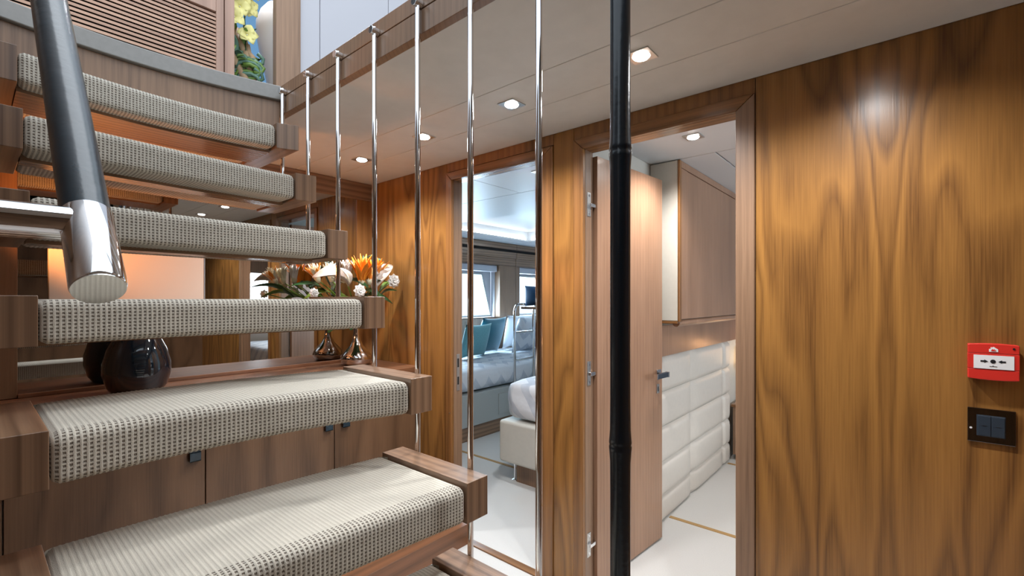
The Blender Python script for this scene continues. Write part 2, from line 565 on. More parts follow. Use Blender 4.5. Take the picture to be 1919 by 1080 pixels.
# door leaves, both open into the cabins
def leaf(name, a, b, th, side, label, zt, handle=True):
    ax, ay = a
    bx_, by = b
    d = Vector((bx_ - ax, by - ay, 0))
    L = d.length
    d.normalize()
    n = Vector((d.y, -d.x, 0)) * side      # towards the visible face
    def P(u, w, z):
        p = Vector((ax, ay, 0)) + d * u + n * w
        return (p.x, p.y, z)
    def slab(u0, u1, w0, w1, z0, z1):
        mb = MB()
        mb.loft([[P(u0, w0, z0), P(u1, w0, z0), P(u1, w1, z0), P(u0, w1, z0)], [P(u0, w0, z1), P(u1, w0, z1), P(u1, w1, z1), P(u0, w1, z1)]])
        return mb
    o = tag(obj(name, slab(0, L, -th, 0, 0.012, zt), M['leaf'], loc=(ax, ay, 0), bevel=0.0015), label, None, None, 'structure')
    if handle:
        ro = obj('handle_rose', slab(L - 0.075, L - 0.028, 0, 0.010, 0.905, 0.945), M['chrome'], o, bevel=0.002)
        ro['label'] = 'square chrome handle rose'
        obj('handle_neck', slab(L - 0.062, L - 0.042, 0.010, 0.050, 0.912, 0.930), M['chrome'], o, bevel=0.002)
        lv = obj('lever', slab(L - 0.155, L - 0.040, 0.040, 0.058, 0.908, 0.934), M['slate'], o, bevel=0.002)
        obj('lever_tip', slab(L - 0.165, L - 0.155, 0.0395, 0.0585, 0.907, 0.935), M['chrome'], lv)
        obj('lever_tip', slab(L - 0.042, L - 0.030, 0.0395, 0.0585, 0.907, 0.935), M['chrome'], lv)
        lk = obj('lock_plate', slab(L - 0.065, L - 0.038, 0, 0.004, 0.815, 0.865), M['steel'], o, bevel=0.001)
        obj('keyhole', slab(L - 0.055, L - 0.048, 0.0035, 0.0046, 0.826, 0.852), M['dark'], lk)
    return o, P


dl1, _ = leaf('door_1', (-1.352, 1.885), (-1.325, 2.515), 0.04, -1, 'walnut cabin door swung open inside the left cabin', 1.995)
dl2, P2 = leaf('door_2', (-1.082, 1.875), (-1.030, 2.490), 0.04, 1, 'pale walnut door leaf standing open inside the right doorway', 1.985)
for z in (1.758, 0.99, 0.211):
    h = obj('hinge', bx(D2[0] - 0.001, D2[0] + 0.003, 1.816, 1.846, z - 0.055, z + 0.055), M['steel'], c2, bevel=0.012, seg=4)
    obj('hinge_arm', bx(D2[0] - 0.002, D2[0] + 0.014, 1.828, 1.880, z - 0.012, z + 0.006), M['chrome'], h, bevel=0.003)
    for dz in (-0.04, 0.04):
        obj('screw_head', MB().tube([(D2[0] + 0.002, 1.831, z + dz), (D2[0] + 0.0045, 1.831, z + dz)], 0.006, 10), M['chrome'], h)

# ------------------------------------------------------------------ hall ceiling, with a strip that carries the lamps
ce = bx(ML - 0.1, 0.85, 0.885, 1.80, CEIL + 0.012, CEIL + 0.09)
ce.box(ML - 0.1, -2.10, -0.1, 0.885, CEIL + 0.012, CEIL + 0.05)
ce.box(-0.10, 0.85, -1.5, 0.885, CEIL + 0.012, CEIL + 0.09)
ceil = tag(obj('ceiling', ce, M['ceiling']), 'cream fabric hall ceiling in long panels', None, None, 'structure')
for (y0, y1) in [(0.885, 1.27), (1.27, 1.50), (1.50, WR)]:
    obj('panel', bx(ML, 0.75, y0 + 0.001, y1 - 0.001, CEIL, CEIL + 0.0115), M['ceiling'], ceil, bevel=0.003)
obj('panel', bx(-0.10, 0.75, -1.3, 0.884, CEIL, CEIL + 0.0115), M['ceiling'], ceil)
obj('soffit_board', bx(ML, -2.12, -0.1, 0.884, CEIL, CEIL + 0.0115), M['ceiling'], ceil)

# beam along the edge of the stairwell
bm_ = frame('trim_3', (-2.0, 0.87, CEIL), 'walnut edge beam of the stairwell opening')
obj('lower_board', bx(-2.035, 0.10, 0.855, 0.884, CEIL - 0.004, 2.171), M['wal_z'], bm_, bevel=0.002)
obj('upper_board', bx(-2.035, 0.10, 0.855, 0.884, 2.174, 2.225), M['wal_z'], bm_, bevel=0.002)
b2 = frame('trim_4', (-0.10, 0.4, CEIL), 'walnut edge beam closing the stairwell behind the camera')
obj('board', bx(-0.10, -0.07, -0.1, 0.854, CEIL - 0.004, 2.225), M['wal_z'], b2)

# ------------------------------------------------------------------ upper landing with curved nosing
def bez(l, m_, r, y0, y1, n=24):
    """quadratic through (y0,l) (mid,m) (y1,r)"""
    out = []
    for i in range(n + 1):
        t = i / n
        x = l * (1 - t) * (1 - 2 * t) + m_ * 4 * t * (1 - t) + r * t * (2 * t - 1)
        out.append((x, y0 + (y1 - y0) * t))
    return out


land = bez(-2.030, -2.090, -2.018, -0.05, 0.854)
up = MB().prism(land + [(-2.75, 0.854), (-2.75, -0.05)], 'Z', 2.12, 2.205)
upper = tag(obj('floor_upper', up, M['floor']), 'upper deck landing at the head of the stairs', None, None, 'structure')
nose = [(x + 0.022, y) for x, y in land] + [(x - 0.06, y) for x, y in reversed(land)]
obj('nosing', MB().prism(nose, 'Z', 2.162, 2.222), M['nosing'], upper, bevel=0.004, smooth='auto')
fas = [(x + 0.004, y) for x, y in land] + [(x - 0.012, y) for x, y in reversed(land)]
obj('fascia', MB().prism(fas, 'Z', 1.93, 2.161), M['wal_z'], upper)
ud = bx(-3.2, 2.8, 0.885, 3.2, CEIL + 0.092, 2.205)
ud.box(-0.068, 2.8, -1.5, 0.853, CEIL + 0.092, 2.205)
tag(obj('floor_upper_deck', ud, M['floor']), 'cream upper deck floor around the stairwell', None, None, 'structure')

# ------------------------------------------------------------------ other hall walls
tag(obj('wall_left', bx(ML - 0.1, ML - 0.012, -0.1, 1.80, 0, CEIL + 0.05), M['cab_z']), 'dark walnut wall behind the mirror', None, None, 'structure')
ws = tag(obj('wall_stair', bx(ML - 0.1, -0.42, -0.12, 0.004, 0, 2.2), M['cab_z']), 'dark walnut wall beside the stair treads', None, None, 'structure')
tag(obj('wall_end', bx(0.75, 0.85, -1.4, 1.80, 0, 2.2), M['cab_z']), 'dark walnut end wall of the hall seen in the mirror', None, None, 'structure')
tag(obj('wall_behind', bx(-0.42, 0.85, -1.5, -1.3, 0, 2.2), M['amber_str']), 'walnut wall behind the viewer', None, None, 'structure')
tag(obj('wall_return', bx(-0.52, -0.42, -1.5, -0.12, 0, 2.2), M['amber_str']), 'walnut return wall beside the stair foot', None, None, 'structure')

# ------------------------------------------------------------------ upper deck wall: louvred door, niche, white panels
wu = frame('wall_upper', (ML, 0.5, 2.2), 'upper deck wall with louvred door and white panels')
obj('backing', bx(ML - 0.10, ML - 0.04, -0.6, 0.94, 2.2, 4.2), M['dark'], wu)
obj('backing', bx(ML - 0.03, ML - 0.0125, 1.27, 3.2, 2.2, 4.2), M['white'], wu)
for (y0, y1) in [(1.297, 1.42), (1.424, 1.92), (1.924, 2.5), (2.504, 3.2)]:
    obj('white_panel', bx(ML - 0.012, ML, y0, y1, 2.2, 4.2), M['white'], wu, bevel=0.002)
obj('niche_post', bx(ML - 0.03, ML + 0.015, 1.152, 1.295, 2.2, 4.2), M['wal_z'], wu, bevel=0.002)
obj('niche_side', bx(ML - 0.55, ML + 0.002, 0.893, 0.940, 2.2, 4.2), M['louver_z'], wu, bevel=0.002)
obj('niche_head', bx(ML - 0.549, ML - 0.032, 0.941, 1.599, 3.70, 3.73), M['white'], wu)
obj('niche_window', bx(ML - 0.556, ML - 0.55, 0.6, 1.7, 2.2, 4.2), M['niche_blue'], wu)
obj('niche_side', bx(ML - 0.55, ML - 0.031, 1.60, 1.64, 2.2, 4.2), M['white'], wu)
obj('niche_shelf', bx(ML - 0.549, ML - 0.032, 0.941, 1.599, 2.44, 2.48), M['wal_y'], wu)
dv = frame('door_3', (ML, 0.4, 2.2), 'louvred walnut door on the upper landing')
obj('stile', bx(ML - 0.035, ML, 0.853, 0.889, 2.215, 3.9), M['louver_z'], dv, bevel=0.002)
obj('stile', bx(ML - 0.035, ML, -0.10, -0.05, 2.215, 3.9), M['louver_z'], dv, bevel=0.002)
obj('rail', bx(ML - 0.033, ML - 0.001, -0.05, 0.853, 2.85, 3.05), M['louver_z'], dv, bevel=0.002)
obj('rail', bx(ML - 0.033, ML - 0.001, -0.05, 0.853, 2.215, 2.30), M['louver_z'], dv, bevel=0.002)
z = 2.312
while z < 2.845:
    sl = MB().prism([(ML - 0.030, z + 0.004), (ML - 0.004, z - 0.006), (ML - 0.004, z + 0.007), (ML - 0.030, z + 0.015)], 'Y', -0.05, 0.853)
    obj('slat', sl, M['louver'], dv)
    z += 0.0207
uo = frame('wall_upper_side', (0, 3.2, 2.2), 'white wall on the far side of the upper deck')
obj('white_panel', bx(-3.2, 2.8, 3.2, 3.3, 2.2, 4.2), M['white'], uo)

# orchids in the niche
oc = thing('orchid_arrangement', (ML - 0.2, 1.04, 2.48), 'yellow orchids with twisted driftwood standing in the upstairs niche', 'plant')
bo = MB().lathe([(0.03, 2.481), (0.07, 2.50), (0.088, 2.54), (0.092, 2.575), (0.084, 2.578), (0.075, 2.55)], ML - 0.17, 1.035, 24)
obj('bowl', bo, M['slate'], oc, smooth='auto')


def wig(p0, p1, n, amp, sd):
    r = random.Random(sd)
    out = []
    for i in range(n):
        t = i / (n - 1)
        out.append(tuple(p0[k] + (p1[k] - p0[k]) * t + (r.uniform(-amp, amp) if 0 < i < n - 1 else 0) for k in range(3)))
    return out


for sd, a, b, r in [(1, (ML - 0.13, 1.06, 2.57), (ML - 0.14, 1.03, 2.86), 0.026), (2, (ML - 0.13, 1.03, 2.58), (ML - 0.12, 0.955, 2.74), 0.022),
                    (3, (ML - 0.2, 0.99, 2.72), (ML - 0.2, 0.962, 2.98), 0.028), (4, (ML - 0.12, 1.085, 2.60), (ML - 0.12, 1.05, 2.80), 0.019), (5, (ML - 0.15, 1.10, 2.56), (ML - 0.14, 1.0, 2.84), 0.022), (6, (ML - 0.2, 0.97, 2.56), (ML - 0.18, 1.02, 2.9), 0.02)]:
    obj('driftwood', MB().tube(wig(a, b, 6, 0.014, sd), [r * 1.2, r * 1.1, r, r * 0.95, r * 0.85, r * 0.6], 10), M['drift'], oc, smooth=True)
for sd, a, b in [(11, (ML - 0.12, 1.04, 2.58), (ML - 0.12, 1.04, 3.12)), (12, (ML - 0.12, 1.05, 2.8), (ML - 0.12, 1.11, 2.62)), (13, (ML - 0.15, 1.0, 2.58), (ML - 0.12, 1.05, 3.05))]:
    obj('stem', MB().tube(wig(a, b, 7, 0.012, sd), 0.004, 8), M['green'], oc, smooth=True)
for k in range(9):
    th = k * 1.1
    pts = [(ML - 0.11 + 0.03 * math.cos(th + j * 0.5), 1.05 + (0.05 + 0.012 * (k % 3)) * math.cos(j * 0.7 + k), 2.59 + 0.016 * k + 0.035 * math.sin(j * 0.7 + k)) for j in range(9)]
    obj('vine', MB().tube(pts, 0.010, 8), M['green_lt'] if k % 2 else M['sage'], oc, smooth=True)


def blade(base, tip, width, bend, up=(0, 0, 1), n=7, cup=0.25, fold=0.0):
    """pointed petal or leaf, a curved strip three faces wide"""
    b = Vector(base)
    t = Vector(tip)
    d = t - b
    L = d.length
    dn = d.normalized()
    u = Vector(up)
    sd = dn.cross(u)
    if sd.length < 1e-3:
        sd = dn.cross(Vector((1, 0, 0)))
    sd.normalize()
    nn = sd.cross(dn).normalized()
    rows = []
    for i in range(n):
        s = i / (n - 1)
        w = width * (math.sin(PI * min(1, s * 0.92 + 0.06)) ** 0.8) + 0.0004
        c = b + d * s + nn * (bend * L * math.sin(PI * s))
        row = []
        for q in (-1, -0.4, 0.4, 1):
            row.append(c + sd * (w * q * 0.5) + nn * (cup * w * q * q * 0.5 + fold * w * abs(q)))
        rows.append(row)
    return MB().grid(rows)


def petal(name, parent, mat, *a, **k):
    o = obj(name, blade(*a, **k), mat, parent, smooth=True, fix=False, thick=0.0012)
    return o


r = random.Random(5)
for (y, z) in [(0.975, 3.06), (1.03, 3.08), (1.0, 2.99), (1.075, 3.12), (1.035, 2.84), (0.96, 2.90), (1.02, 3.02), (0.955, 3.12), (1.06, 3.02)]:
    c = Vector((ML - 0.10 + r.uniform(-0.04, 0.03), y, z))
    bl = obj('blossom', MB().tube([c + Vector((-0.01, 0, 0)), c + Vector((0.012, 0, -0.004))], [0.008, 0.004], 8), M['petal_cream'], oc, smooth=True)
    for k in range(5):
        an = 2 * PI * k / 5 + r.random()
        tip = c + Vector((0.02, math.cos(an) * 0.058, math.sin(an) * 0.058))
        petal('petal', bl, M['orchid'], c, tip, 0.056, 0.15, up=(1, 0, 0), n=5)
for (a, b, m) in [((ML - 0.12, 0.98, 2.70), (ML - 0.07, 0.965, 2.80), 'sage'), ((ML - 0.12, 0.98, 2.72), (ML - 0.05, 1.02, 2.68), 'sage'),
                  ((ML - 0.13, 1.03, 2.79), (ML - 0.06, 1.02, 2.86), 'green_lt'), ((ML - 0.13, 0.96, 2.76), (ML - 0.06, 0.95, 2.70), 'green_lt'), ((ML - 0.16, 1.07, 2.62), (ML - 0.10, 1.12, 2.74), 'green'), ((ML - 0.16, 1.04, 2.78), (ML - 0.10, 1.09, 2.90), 'sage'), ((ML - 0.2, 0.98, 2.6), (ML - 0.12, 0.96, 2.66), 'green'), ((ML - 0.2, 1.0, 2.84), (ML - 0.12, 0.965, 2.93), 'green_lt')]:
    petal('leaf', oc, M[m], a, b, 0.045, 0.2)
VZ = (ML - 0.29, 1.295)
vz = MB().lathe([(0.045, 2.4805), (0.050, 2.56), (0.062, 2.66), (0.085, 2.78), (0.112, 2.90), (0.130, 3.01), (0.128, 3.08), (0.105, 3.15), (0.07, 3.20), (0.045, 3.215), (0.04, 3.20)], VZ[0], VZ[1], 40)
tag(obj('white_vase', vz, plain('white_ceramic', (0.82, 0.82, 0.82), 0.35), loc=(VZ[0], VZ[1], 2.4805), smooth=True), 'tall white ceramic vase beside the upstairs orchids', 'vase')

# ------------------------------------------------------------------ mirror wall and cabinet under the stairs
MX = ML + 0.004
mi = thing('wall_mirror', (ML, 0.9, 0.925), 'large bronze tinted wall mirror in a walnut frame behind the stairs', 'mirror')
obj('frame_bottom', bx(ML - 0.010, ML + 0.016, 0.133, 1.670, 0.9205, 0.938), M['cab_y'], mi, bevel=0.002)
obj('mirror_glass', bx(ML - 0.010, MX, 0.130, 1.672, 0.931, 1.990), M['mirror'], mi)
obj('frame_top', bx(ML - 0.010, ML + 0.010, 0.005, WR - 0.001, 1.988, CEIL - 0.001), M['wal_y'], mi, bevel=0.003)
obj('frame_side', bx(ML - 0.010, ML + 0.010, 1.670, WR - 0.001, 0.922, 1.9875), M['amber_str'], mi, bevel=0.003)
obj('frame_side', bx(ML - 0.010, ML + 0.010, 0.005, 0.133, 0.922, 1.9875), M['cab_z'], mi, bevel=0.003)

pp = thing('leather_panel', (ML + 0.012, 0.51, 1.26), 'smooth cream panel fixed to the mirror behind the stair treads', 'panel')
obj('face', bx(MX + 0.001, MX + 0.020, 0.222, 0.790, 1.26, 1.70), M['plaster'], pp, bevel=0.003)
obj('edge_strip', bx(MX + 0.001, MX + 0.0215, 0.7905, 0.794, 1.26, 1.70), M['steel'], pp)

CB = thing('stair_cabinet', (-2.5, 0.9, 0), 'low dark walnut cabinet built in under the stairs', 'cabinet')
obj('body', bx(ML - 0.009, -2.285, 0.006, WR - 0.002, 0.11, 0.885), M['cab_z'], CB)
obj('worktop', bx(ML - 0.009, -2.255, 0.006, WR - 0.002, 0.886, 0.920), M['cab_y'], CB, bevel=0.002)
obj('apron', bx(-2.284, -2.262, 0.006, WR - 0.002, 0.715, 0.885), M['cab_z'], CB)
obj('stepped_base', bx(ML - 0.009, -1.81, 0.006, WR - 0.002, 0.0, 0.109), M['cab_y'], CB, bevel=0.002)
obj('filler', bx(-2.284, -2.262, 0.006, 0.073, 0.112, 0.713), M['cab_z'], CB)
for (y0, y1, hy) in [(0.077, 0.651, 0.612), (0.655, 1.232, 1.197), (1.236, WR - 0.003, 1.292)]:
    d = obj('door', bx(-2.284, -2.260, y0, y1, 0.112, 0.713), M['cab_z'], CB, bevel=0.0015)
    tab = bx(-2.262, -2.240, hy - 0.020, hy + 0.020, 0.690, 0.6945)
    tab.box(-2.244, -2.240, hy - 0.020, hy + 0.020, 0.655, 0.6945)
    tab.box(-2.256, -2.240, hy - 0.020, hy + 0.020, 0.655, 0.6595)
    t_ = obj('pull_tab', tab, M['leather_blue'], d, bevel=0.001)
    t_['label'] = 'folded dark leather pull tab'

# glass bottle vase, chrome vase
prof = [(0.055, 0.9205), (0.085, 0.925), (0.105, 0.955), (0.119, 1.01), (0.118, 1.055), (0.104, 1.11), (0.080, 1.165), (0.052, 1.215), (0.034, 1.25), (0.027, 1.285), (0.026, 1.315), (0.030, 1.326), (0.026, 1.327), (0.021, 1.30)]
bvz = thing('glass_vase', (-2.54, 0.478, 0.9205), 'dark glossy smoked glass bottle vase standing in front of the mirror', 'vase')
obj('bottle', MB().lathe(prof, -2.54, 0.478, 48), M['smoke'], bvz, smooth=True)
CV = (-2.60, 1.565)
prof = [(0.050, 0.9205), (0.072, 0.922), (0.090, 0.940), (0.096, 0.962), (0.088, 0.985), (0.066, 1.012), (0.040, 1.04), (0.024, 1.075), (0.018, 1.12), (0.018, 1.19), (0.024, 1.225), (0.036, 1.245), (0.034, 1.246), (0.020, 1.22)]
tag(obj('chrome_vase', MB().lathe(prof, CV[0], CV[1], 48), M['chrome'], loc=(CV[0], CV[1], 0.9205), smooth=True),
    'mirror polished chrome flask vase holding the flowers in the corner', 'vase')

bq = thing('flower_bouquet', (CV[0], CV[1], 1.22), 'mixed bouquet of orange spiky blooms and pale calla shapes in the chrome vase', 'flowers')
top = Vector((CV[0], CV[1], 1.20))
heads = []
r = random.Random(3)


def stem(to, m='green_lt', rad=0.0035):
    to = Vector(to)
    mid = (top + to) / 2 + Vector((0, 0, 0.04))
    pts = [top * (1 - t) ** 2 + mid * 2 * t * (1 - t) + to * t * t for t in [i / 7 for i in range(8)]]
    return obj('stem', MB().tube(pts, rad, 8), M[m], bq, smooth=True)


def spiky(c, d, L, n, spread, mat, w, mat2=None):
    """protea or bird-of-paradise head: rings of pointed petals round an axis"""
    c = Vector(c)
    d = Vector(d).normalized()
    a = d.cross(Vector((0.3, 0.2, 1))).normalized()
    b = d.cross(a)
    stem(c)
    hd = obj('flower_head', MB().tube([c - d * 0.01, c + d * 0.02, c + d * 0.05], [0.010, 0.020, 0.008], 10), M['petal_cream'], bq, smooth=True)
    for ring, (cnt, sp_a, ll) in enumerate([(n, spread, L), (max(4, n - 3), spread * 0.55, L * 1.0), (4, spread * 0.2, L * 0.95)]):
        for k in range(cnt):
            an = 2 * PI * k / cnt + ring * 0.4 + r.uniform(-0.15, 0.15)
            side = a * math.cos(an) + b * math.sin(an)
            tip = c + (d * math.cos(sp_a) + side * math.sin(sp_a)) * ll * r.uniform(0.85, 1.1)
            mm = mat2 if (mat2 and ring == 0 and k % 2) else mat
            petal('petal', hd, M[mm], c + side * 0.010, tip, w, -0.10, up=side, n=6)


spiky((-2.40, 1.475, 1.415), (0.2, -0.05, 1), 0.170, 10, 0.55, 'petal_orange', 0.034)
spiky((-2.43, 1.575, 1.425), (0.1, 0.15, 1), 0.150, 9, 0.5, 'petal_orange', 0.030)
spiky((-2.40, 1.525, 1.42), (0.15, 0.05, 1), 0.145, 8, 0.5, 'petal_orange', 0.030)
spiky((-2.47, 1.33, 1.435), (0.1, -0.15, 1), 0.105, 9, 0.42, 'petal_cream', 0.030)
spiky((-2.50, 1.27, 1.43), (0.1, -0.5, 1), 0.105, 9, 0.5, 'petal_cream', 0.024, 'petal_orange')
spiky((-2.45, 1.41, 1.435), (0.15, 0, 1), 0.12, 8, 0.35, 'petal_white', 0.030)


def calla(base, tip, w, sd):
    b, t = Vector(base), Vector(tip)
    stem(b)
    o = petal('spathe', bq, M['spathe'], b, t, w, 0.22, up=sd, n=9, cup=0.75)
    obj('spadix', MB().tube([b + (t - b) * 0.15 + Vector(sd) * 0.02, b + (t - b) * 0.55 + Vector(sd) * 0.03], [0.006, 0.003], 8), M['petal_cream'], o, smooth=True)


calla((-2.42, 1.56, 1.385), (-2.42, 1.70, 1.535), 0.085, (0.75, -0.45, 0.5))
calla((-2.39, 1.385, 1.40), (-2.39, 1.18, 1.44), 0.105, (0.6, 0.15, 0.75))
calla((-2.38, 1.38, 1.40), (-2.38, 1.33, 1.50), 0.045, (0.8, 0.3, 0.2))
# white garden flowers
for (c, rad) in [((-2.44, 1.715, 1.440), 0.048), ((-2.38, 1.445, 1.375), 0.042), ((-2.46, 1.22, 1.36), 0.03)]:
    c = Vector(c)
    stem(c)
    hd = obj('flower_head', MB().tube([c - Vector((0.01, 0, 0)), c + Vector((0.008, 0, 0))], [0.010, 0.005], 10), M['petal_cream'], bq, smooth=True)
    for ring in range(3):
        for k in range(8):
            an = 2 * PI * k / 8 + ring * 0.4
            lift = (0.3, 0.7, 1.2)[ring]
            dr = Vector((math.sin(lift), math.cos(an) * math.cos(lift), math.sin(an) * math.cos(lift)))
            petal('petal', hd, M['petal_white'], c, c + dr * rad * (1.0, 0.9, 0.7)[ring], rad * 0.8, 0.15, up=(1, 0, 0), n=5)
for (a, b, w, m) in [((-2.5, 1.5, 1.33), (-2.36, 1.66, 1.30), 0.07, 'green'), ((-2.5, 1.5, 1.36), (-2.34, 1.58, 1.33), 0.07, 'green'),
                     ((-2.55, 1.4, 1.34), (-2.48, 1.18, 1.33), 0.055, 'green_lt'), ((-2.55, 1.36, 1.34), (-2.50, 1.12, 1.40), 0.05, 'green'),
                     ((-2.60, 1.58, 1.42), (-2.58, 1.60, 1.60), 0.03, 'sage'), ((-2.56, 1.58, 1.50), (-2.50, 1.53, 1.54), 0.05, 'sage'),
                     ((-2.56, 1.60, 1.54), (-2.50, 1.62, 1.60), 0.05, 'sage'), ((-2.56, 1.62, 1.54), (-2.50, 1.69, 1.57), 0.05, 'sage'),
                     ((-2.50, 1.66, 1.36), (-2.44, 1.735, 1.44), 0.05, 'green_lt'), ((-2.50, 1.66, 1.34), (-2.42, 1.735, 1.38), 0.05, 'green'),
                     ((-2.56, 1.50, 1.23), (-2.45, 1.30, 1.14), 0.09, 'green'), ((-2.56, 1.52, 1.24), (-2.42, 1.42, 1.15), 0.09, 'green'), ((-2.5, 1.4, 1.42), (-2.36, 1.50, 1.39), 0.07, 'green'), ((-2.5, 1.5, 1.40), (-2.36, 1.62, 1.43), 0.06, 'green'),
                     ((-2.58, 1.46, 1.22), (-2.54, 1.34, 1.15), 0.06, 'green'), ((-2.5, 1.46, 1.33), (-2.42, 1.34, 1.31), 0.06, 'green_lt')]:
    petal('leaf', bq, M[m], a, b, w, 0.18, up=(0.5, 0, 1))

# ------------------------------------------------------------------ staircase
ST = thing('staircase', (-1.2, 0.42, 0), 'open stair of floating walnut treads wrapped in woven cream carpet', 'staircase')
YL, YR = 0.086, 0.762       # carpet between the end blocks
TREADS = [(-1.790, -1.845, -1.825, 2.000), (-1.595, -1.642, -1.668, 1.781), (-1.410, -1.445, -1.438, 1.558), (-1.235, -1.265, -1.223, 1.336),
          (-1.053, -1.070, -1.000, 1.117), (-0.825, -0.815, -0.788, 0.894), (-0.610, -0.600, -0.570, 0.672), (-0.400, -0.385, -0.350, 0.450)]
PITCH, BEAD = 0.0086, 0.0072


def carpet(name, L, Mm, R, zt, zb, depth, parent):
    ncol = int((YR - YL) / PITCH)
    per = 5
    ys = [YL + (YR - YL) * i / (ncol * per) for i in range(ncol * per + 1)]
    rad = 0.020
    # profile as (distance behind front, z, nx, nz)
    prof = []
    for k in range(10):
        t = k / 9.0
        prof.append((depth + (rad - depth) * t, zt, 0, 1))
    for k in range(1, 7):
        a = PI / 2 * k / 6
        prof.append((rad - rad * math.sin(a), zt - rad + rad * math.cos(a), math.sin(a), math.cos(a)))
    for k in range(1, 6):
        prof.append((0, zt - rad - (zt - zb - 2 * rad) * k / 6, 1, 0))
    r2 = 0.014
    for k in range(0, 6):
        a = PI / 2 * k / 5
        prof.append((r2 - r2 * math.cos(a), zb + r2 - r2 * math.sin(a), math.cos(a), -math.sin(a)))
    for k in range(1, 8):
        prof.append((r2 + (depth - r2) * k / 7.0, zb, 0, -1))
    for k in range(1, 5):
        prof.append((depth, zb + (zt - zb) * k / 4.0, -1, 0))
    s = [0.0]
    for i in range(1, len(prof)):
        s.append(s[-1] + math.hypot(prof[i][0] - prof[i - 1][0], prof[i][1] - prof[i - 1][1]))
    mb = MB()
    uvs = []
    pts = []
    er = 0.018
    for y in ys:
        t = (y - YL) / (YR - YL)
        fx = L * (1 - t) * (1 - 2 * t) + Mm * 4 * t * (1 - t) + R * t * (2 * t - 1)
        u = (y - YL) / PITCH
        e = min(y - YL, YR - y)
        ins = 0.0
        if e < er:
            ins = er - math.sqrt(max(0, er * er - (er - e) ** 2))
        du = abs((u % 1.0) - 0.5)
        ridge = 0.0009 * max(0.0, math.cos(du * 2 * PI)) if du < 0.25 else 0.0
        row = []
        for (b, z, nx, nz) in prof:
            o = ridge - ins
            row.append((fx - b + nx * o, y, z + nz * o))
        pts.append(row)
        uvs.append([(u, q / BEAD) for q in s])
    m = len(prof)
    mb.grid(pts)
    o = obj(name, mb, M['carpet'], parent, smooth=True, fix=False)
    me = o.data
    uvl = me.uv_layers.new(name='UVMap')
    flat = [q for rr in uvs for q in rr]
    idx = [0] * len(me.loops)
    me.loops.foreach_get('vertex_index', idx)
    arr = []
    for i in idx:
        arr.extend(flat[i])
    uvl.data.foreach_set('uv', arr)
    return o


ORD = ['topmost', 'second from top', 'third from top', 'fourth from top', 'fifth from top', 'sixth from top', 'seventh from top', 'eighth from top']
for i, (l, m_, r_, zt) in enumerate(TREADS):
    dep = 0.345
    # wooden core: the board between the blocks, seen only from below
    if i == 0:
        fb, ft = 0.062, 0.262
    else:
        fb, ft = 0.105, 0.170
    n = 12
    core = MB()
    lo = []
    hi = []
    for k in range(n + 1):
        t = k / n
        y = YL + (YR - YL) * t
        fx = l * (1 - t) * (1 - 2 * t) + m_ * 4 * t * (1 - t) + r_ * t * (2 * t - 1)
        lo.append([(fx - fb, y, zt - 0.102), (fx - ft, y, zt - 0.102), (fx - ft, y, zt - 0.06), (fx - fb, y, zt - 0.06)])
    core.loft(lo)
    tr = obj('tread', core, M['wal_y'], ST)
    tr['label'] = ORD[i] + ' carpeted tread of the open stair'
    carpet('carpet', l, m_, r_, zt - 0.008, zt - 0.093, dep - 0.01, tr)
    # end blocks
    sk = [0.030, 0.012, 0.0, 0.0, 0.0, 0.0, 0.0, 0.0][i]
    rb = [(r_ - dep, YR + 0.0005), (r_, YR + 0.0005), (r_ + sk, 0.833), (r_ - dep, 0.833)]
    obj('end_block', MB().prism(rb, 'Z', zt - 0.096, zt), M['wal_x'], tr, bevel=0.0015)
    lb = [(l - dep, 0.0045), (l, 0.0045), (l, YL - 0.0005), (l - dep, YL - 0.0005)]
    obj('end_block', MB().prism(lb, 'Z', zt - 0.096, zt), M['wal_x'], tr, bevel=0.0015)

RODS = [-1.959, -1.738, -1.518, -1.294, -1.075, -0.858, -0.637]
for i, x in enumerate(RODS):
    zb = TREADS[i + 1][3] - 0.05
    y = 0.8422
    ro = obj('baluster_rod', MB().tube([(x, y, zb), (x, y, 2.196)], 0.0078, 16), M['chrome'], ST, smooth='auto')
    obj('rod_cap', MB().tube([(x, 0.8275, 2.184), (x, 0.8545, 2.184)], 0.0125, 18), M['chrome'], ro, bevel=0.001)

# newel post wrapped in black leather, with bamboo-like nodes
np_ = thing('newel_post', (-0.4415, 0.8565, 0), 'tall black leather wrapped newel post with bamboo style joints', 'post')
pts, rad = [], []
def addp(z, r_):
    pts.append((-0.4415, 0.8565, z))
    rad.append(r_)
addp(0, 0.0200)
for zn in (0.42, 1.035, 1.628, 2.25, 2.85):
    for dz, r_ in [(-0.10, 0.0200), (-0.035, 0.0205), (-0.012, 0.0222), (-0.004, 0.0228), (0.0, 0.0212), (0.004, 0.0228), (0.012, 0.0220), (0.03, 0.0207), (0.09, 0.0200)]:
        addp(zn + dz, r_)
addp(3.2, 0.0200)
obj('shaft', MB().tube(pts, rad, 32), M['leather_black'], np_, smooth=True)
obj('seam_stitch', MB().tube([(-0.4415 - 0.0135, 0.8565 - 0.0145, 0.05), (-0.4415 - 0.0135, 0.8565 - 0.0145, 3.1)], 0.0011, 6), M['leather_blue'], np_)
obj('base_collar', MB().lathe([(0.034, 0.0005), (0.034, 0.008), (0.026, 0.022), (0.021, 0.024)], -0.4415, 0.8565, 32), M['chrome'], np_, smooth='auto')

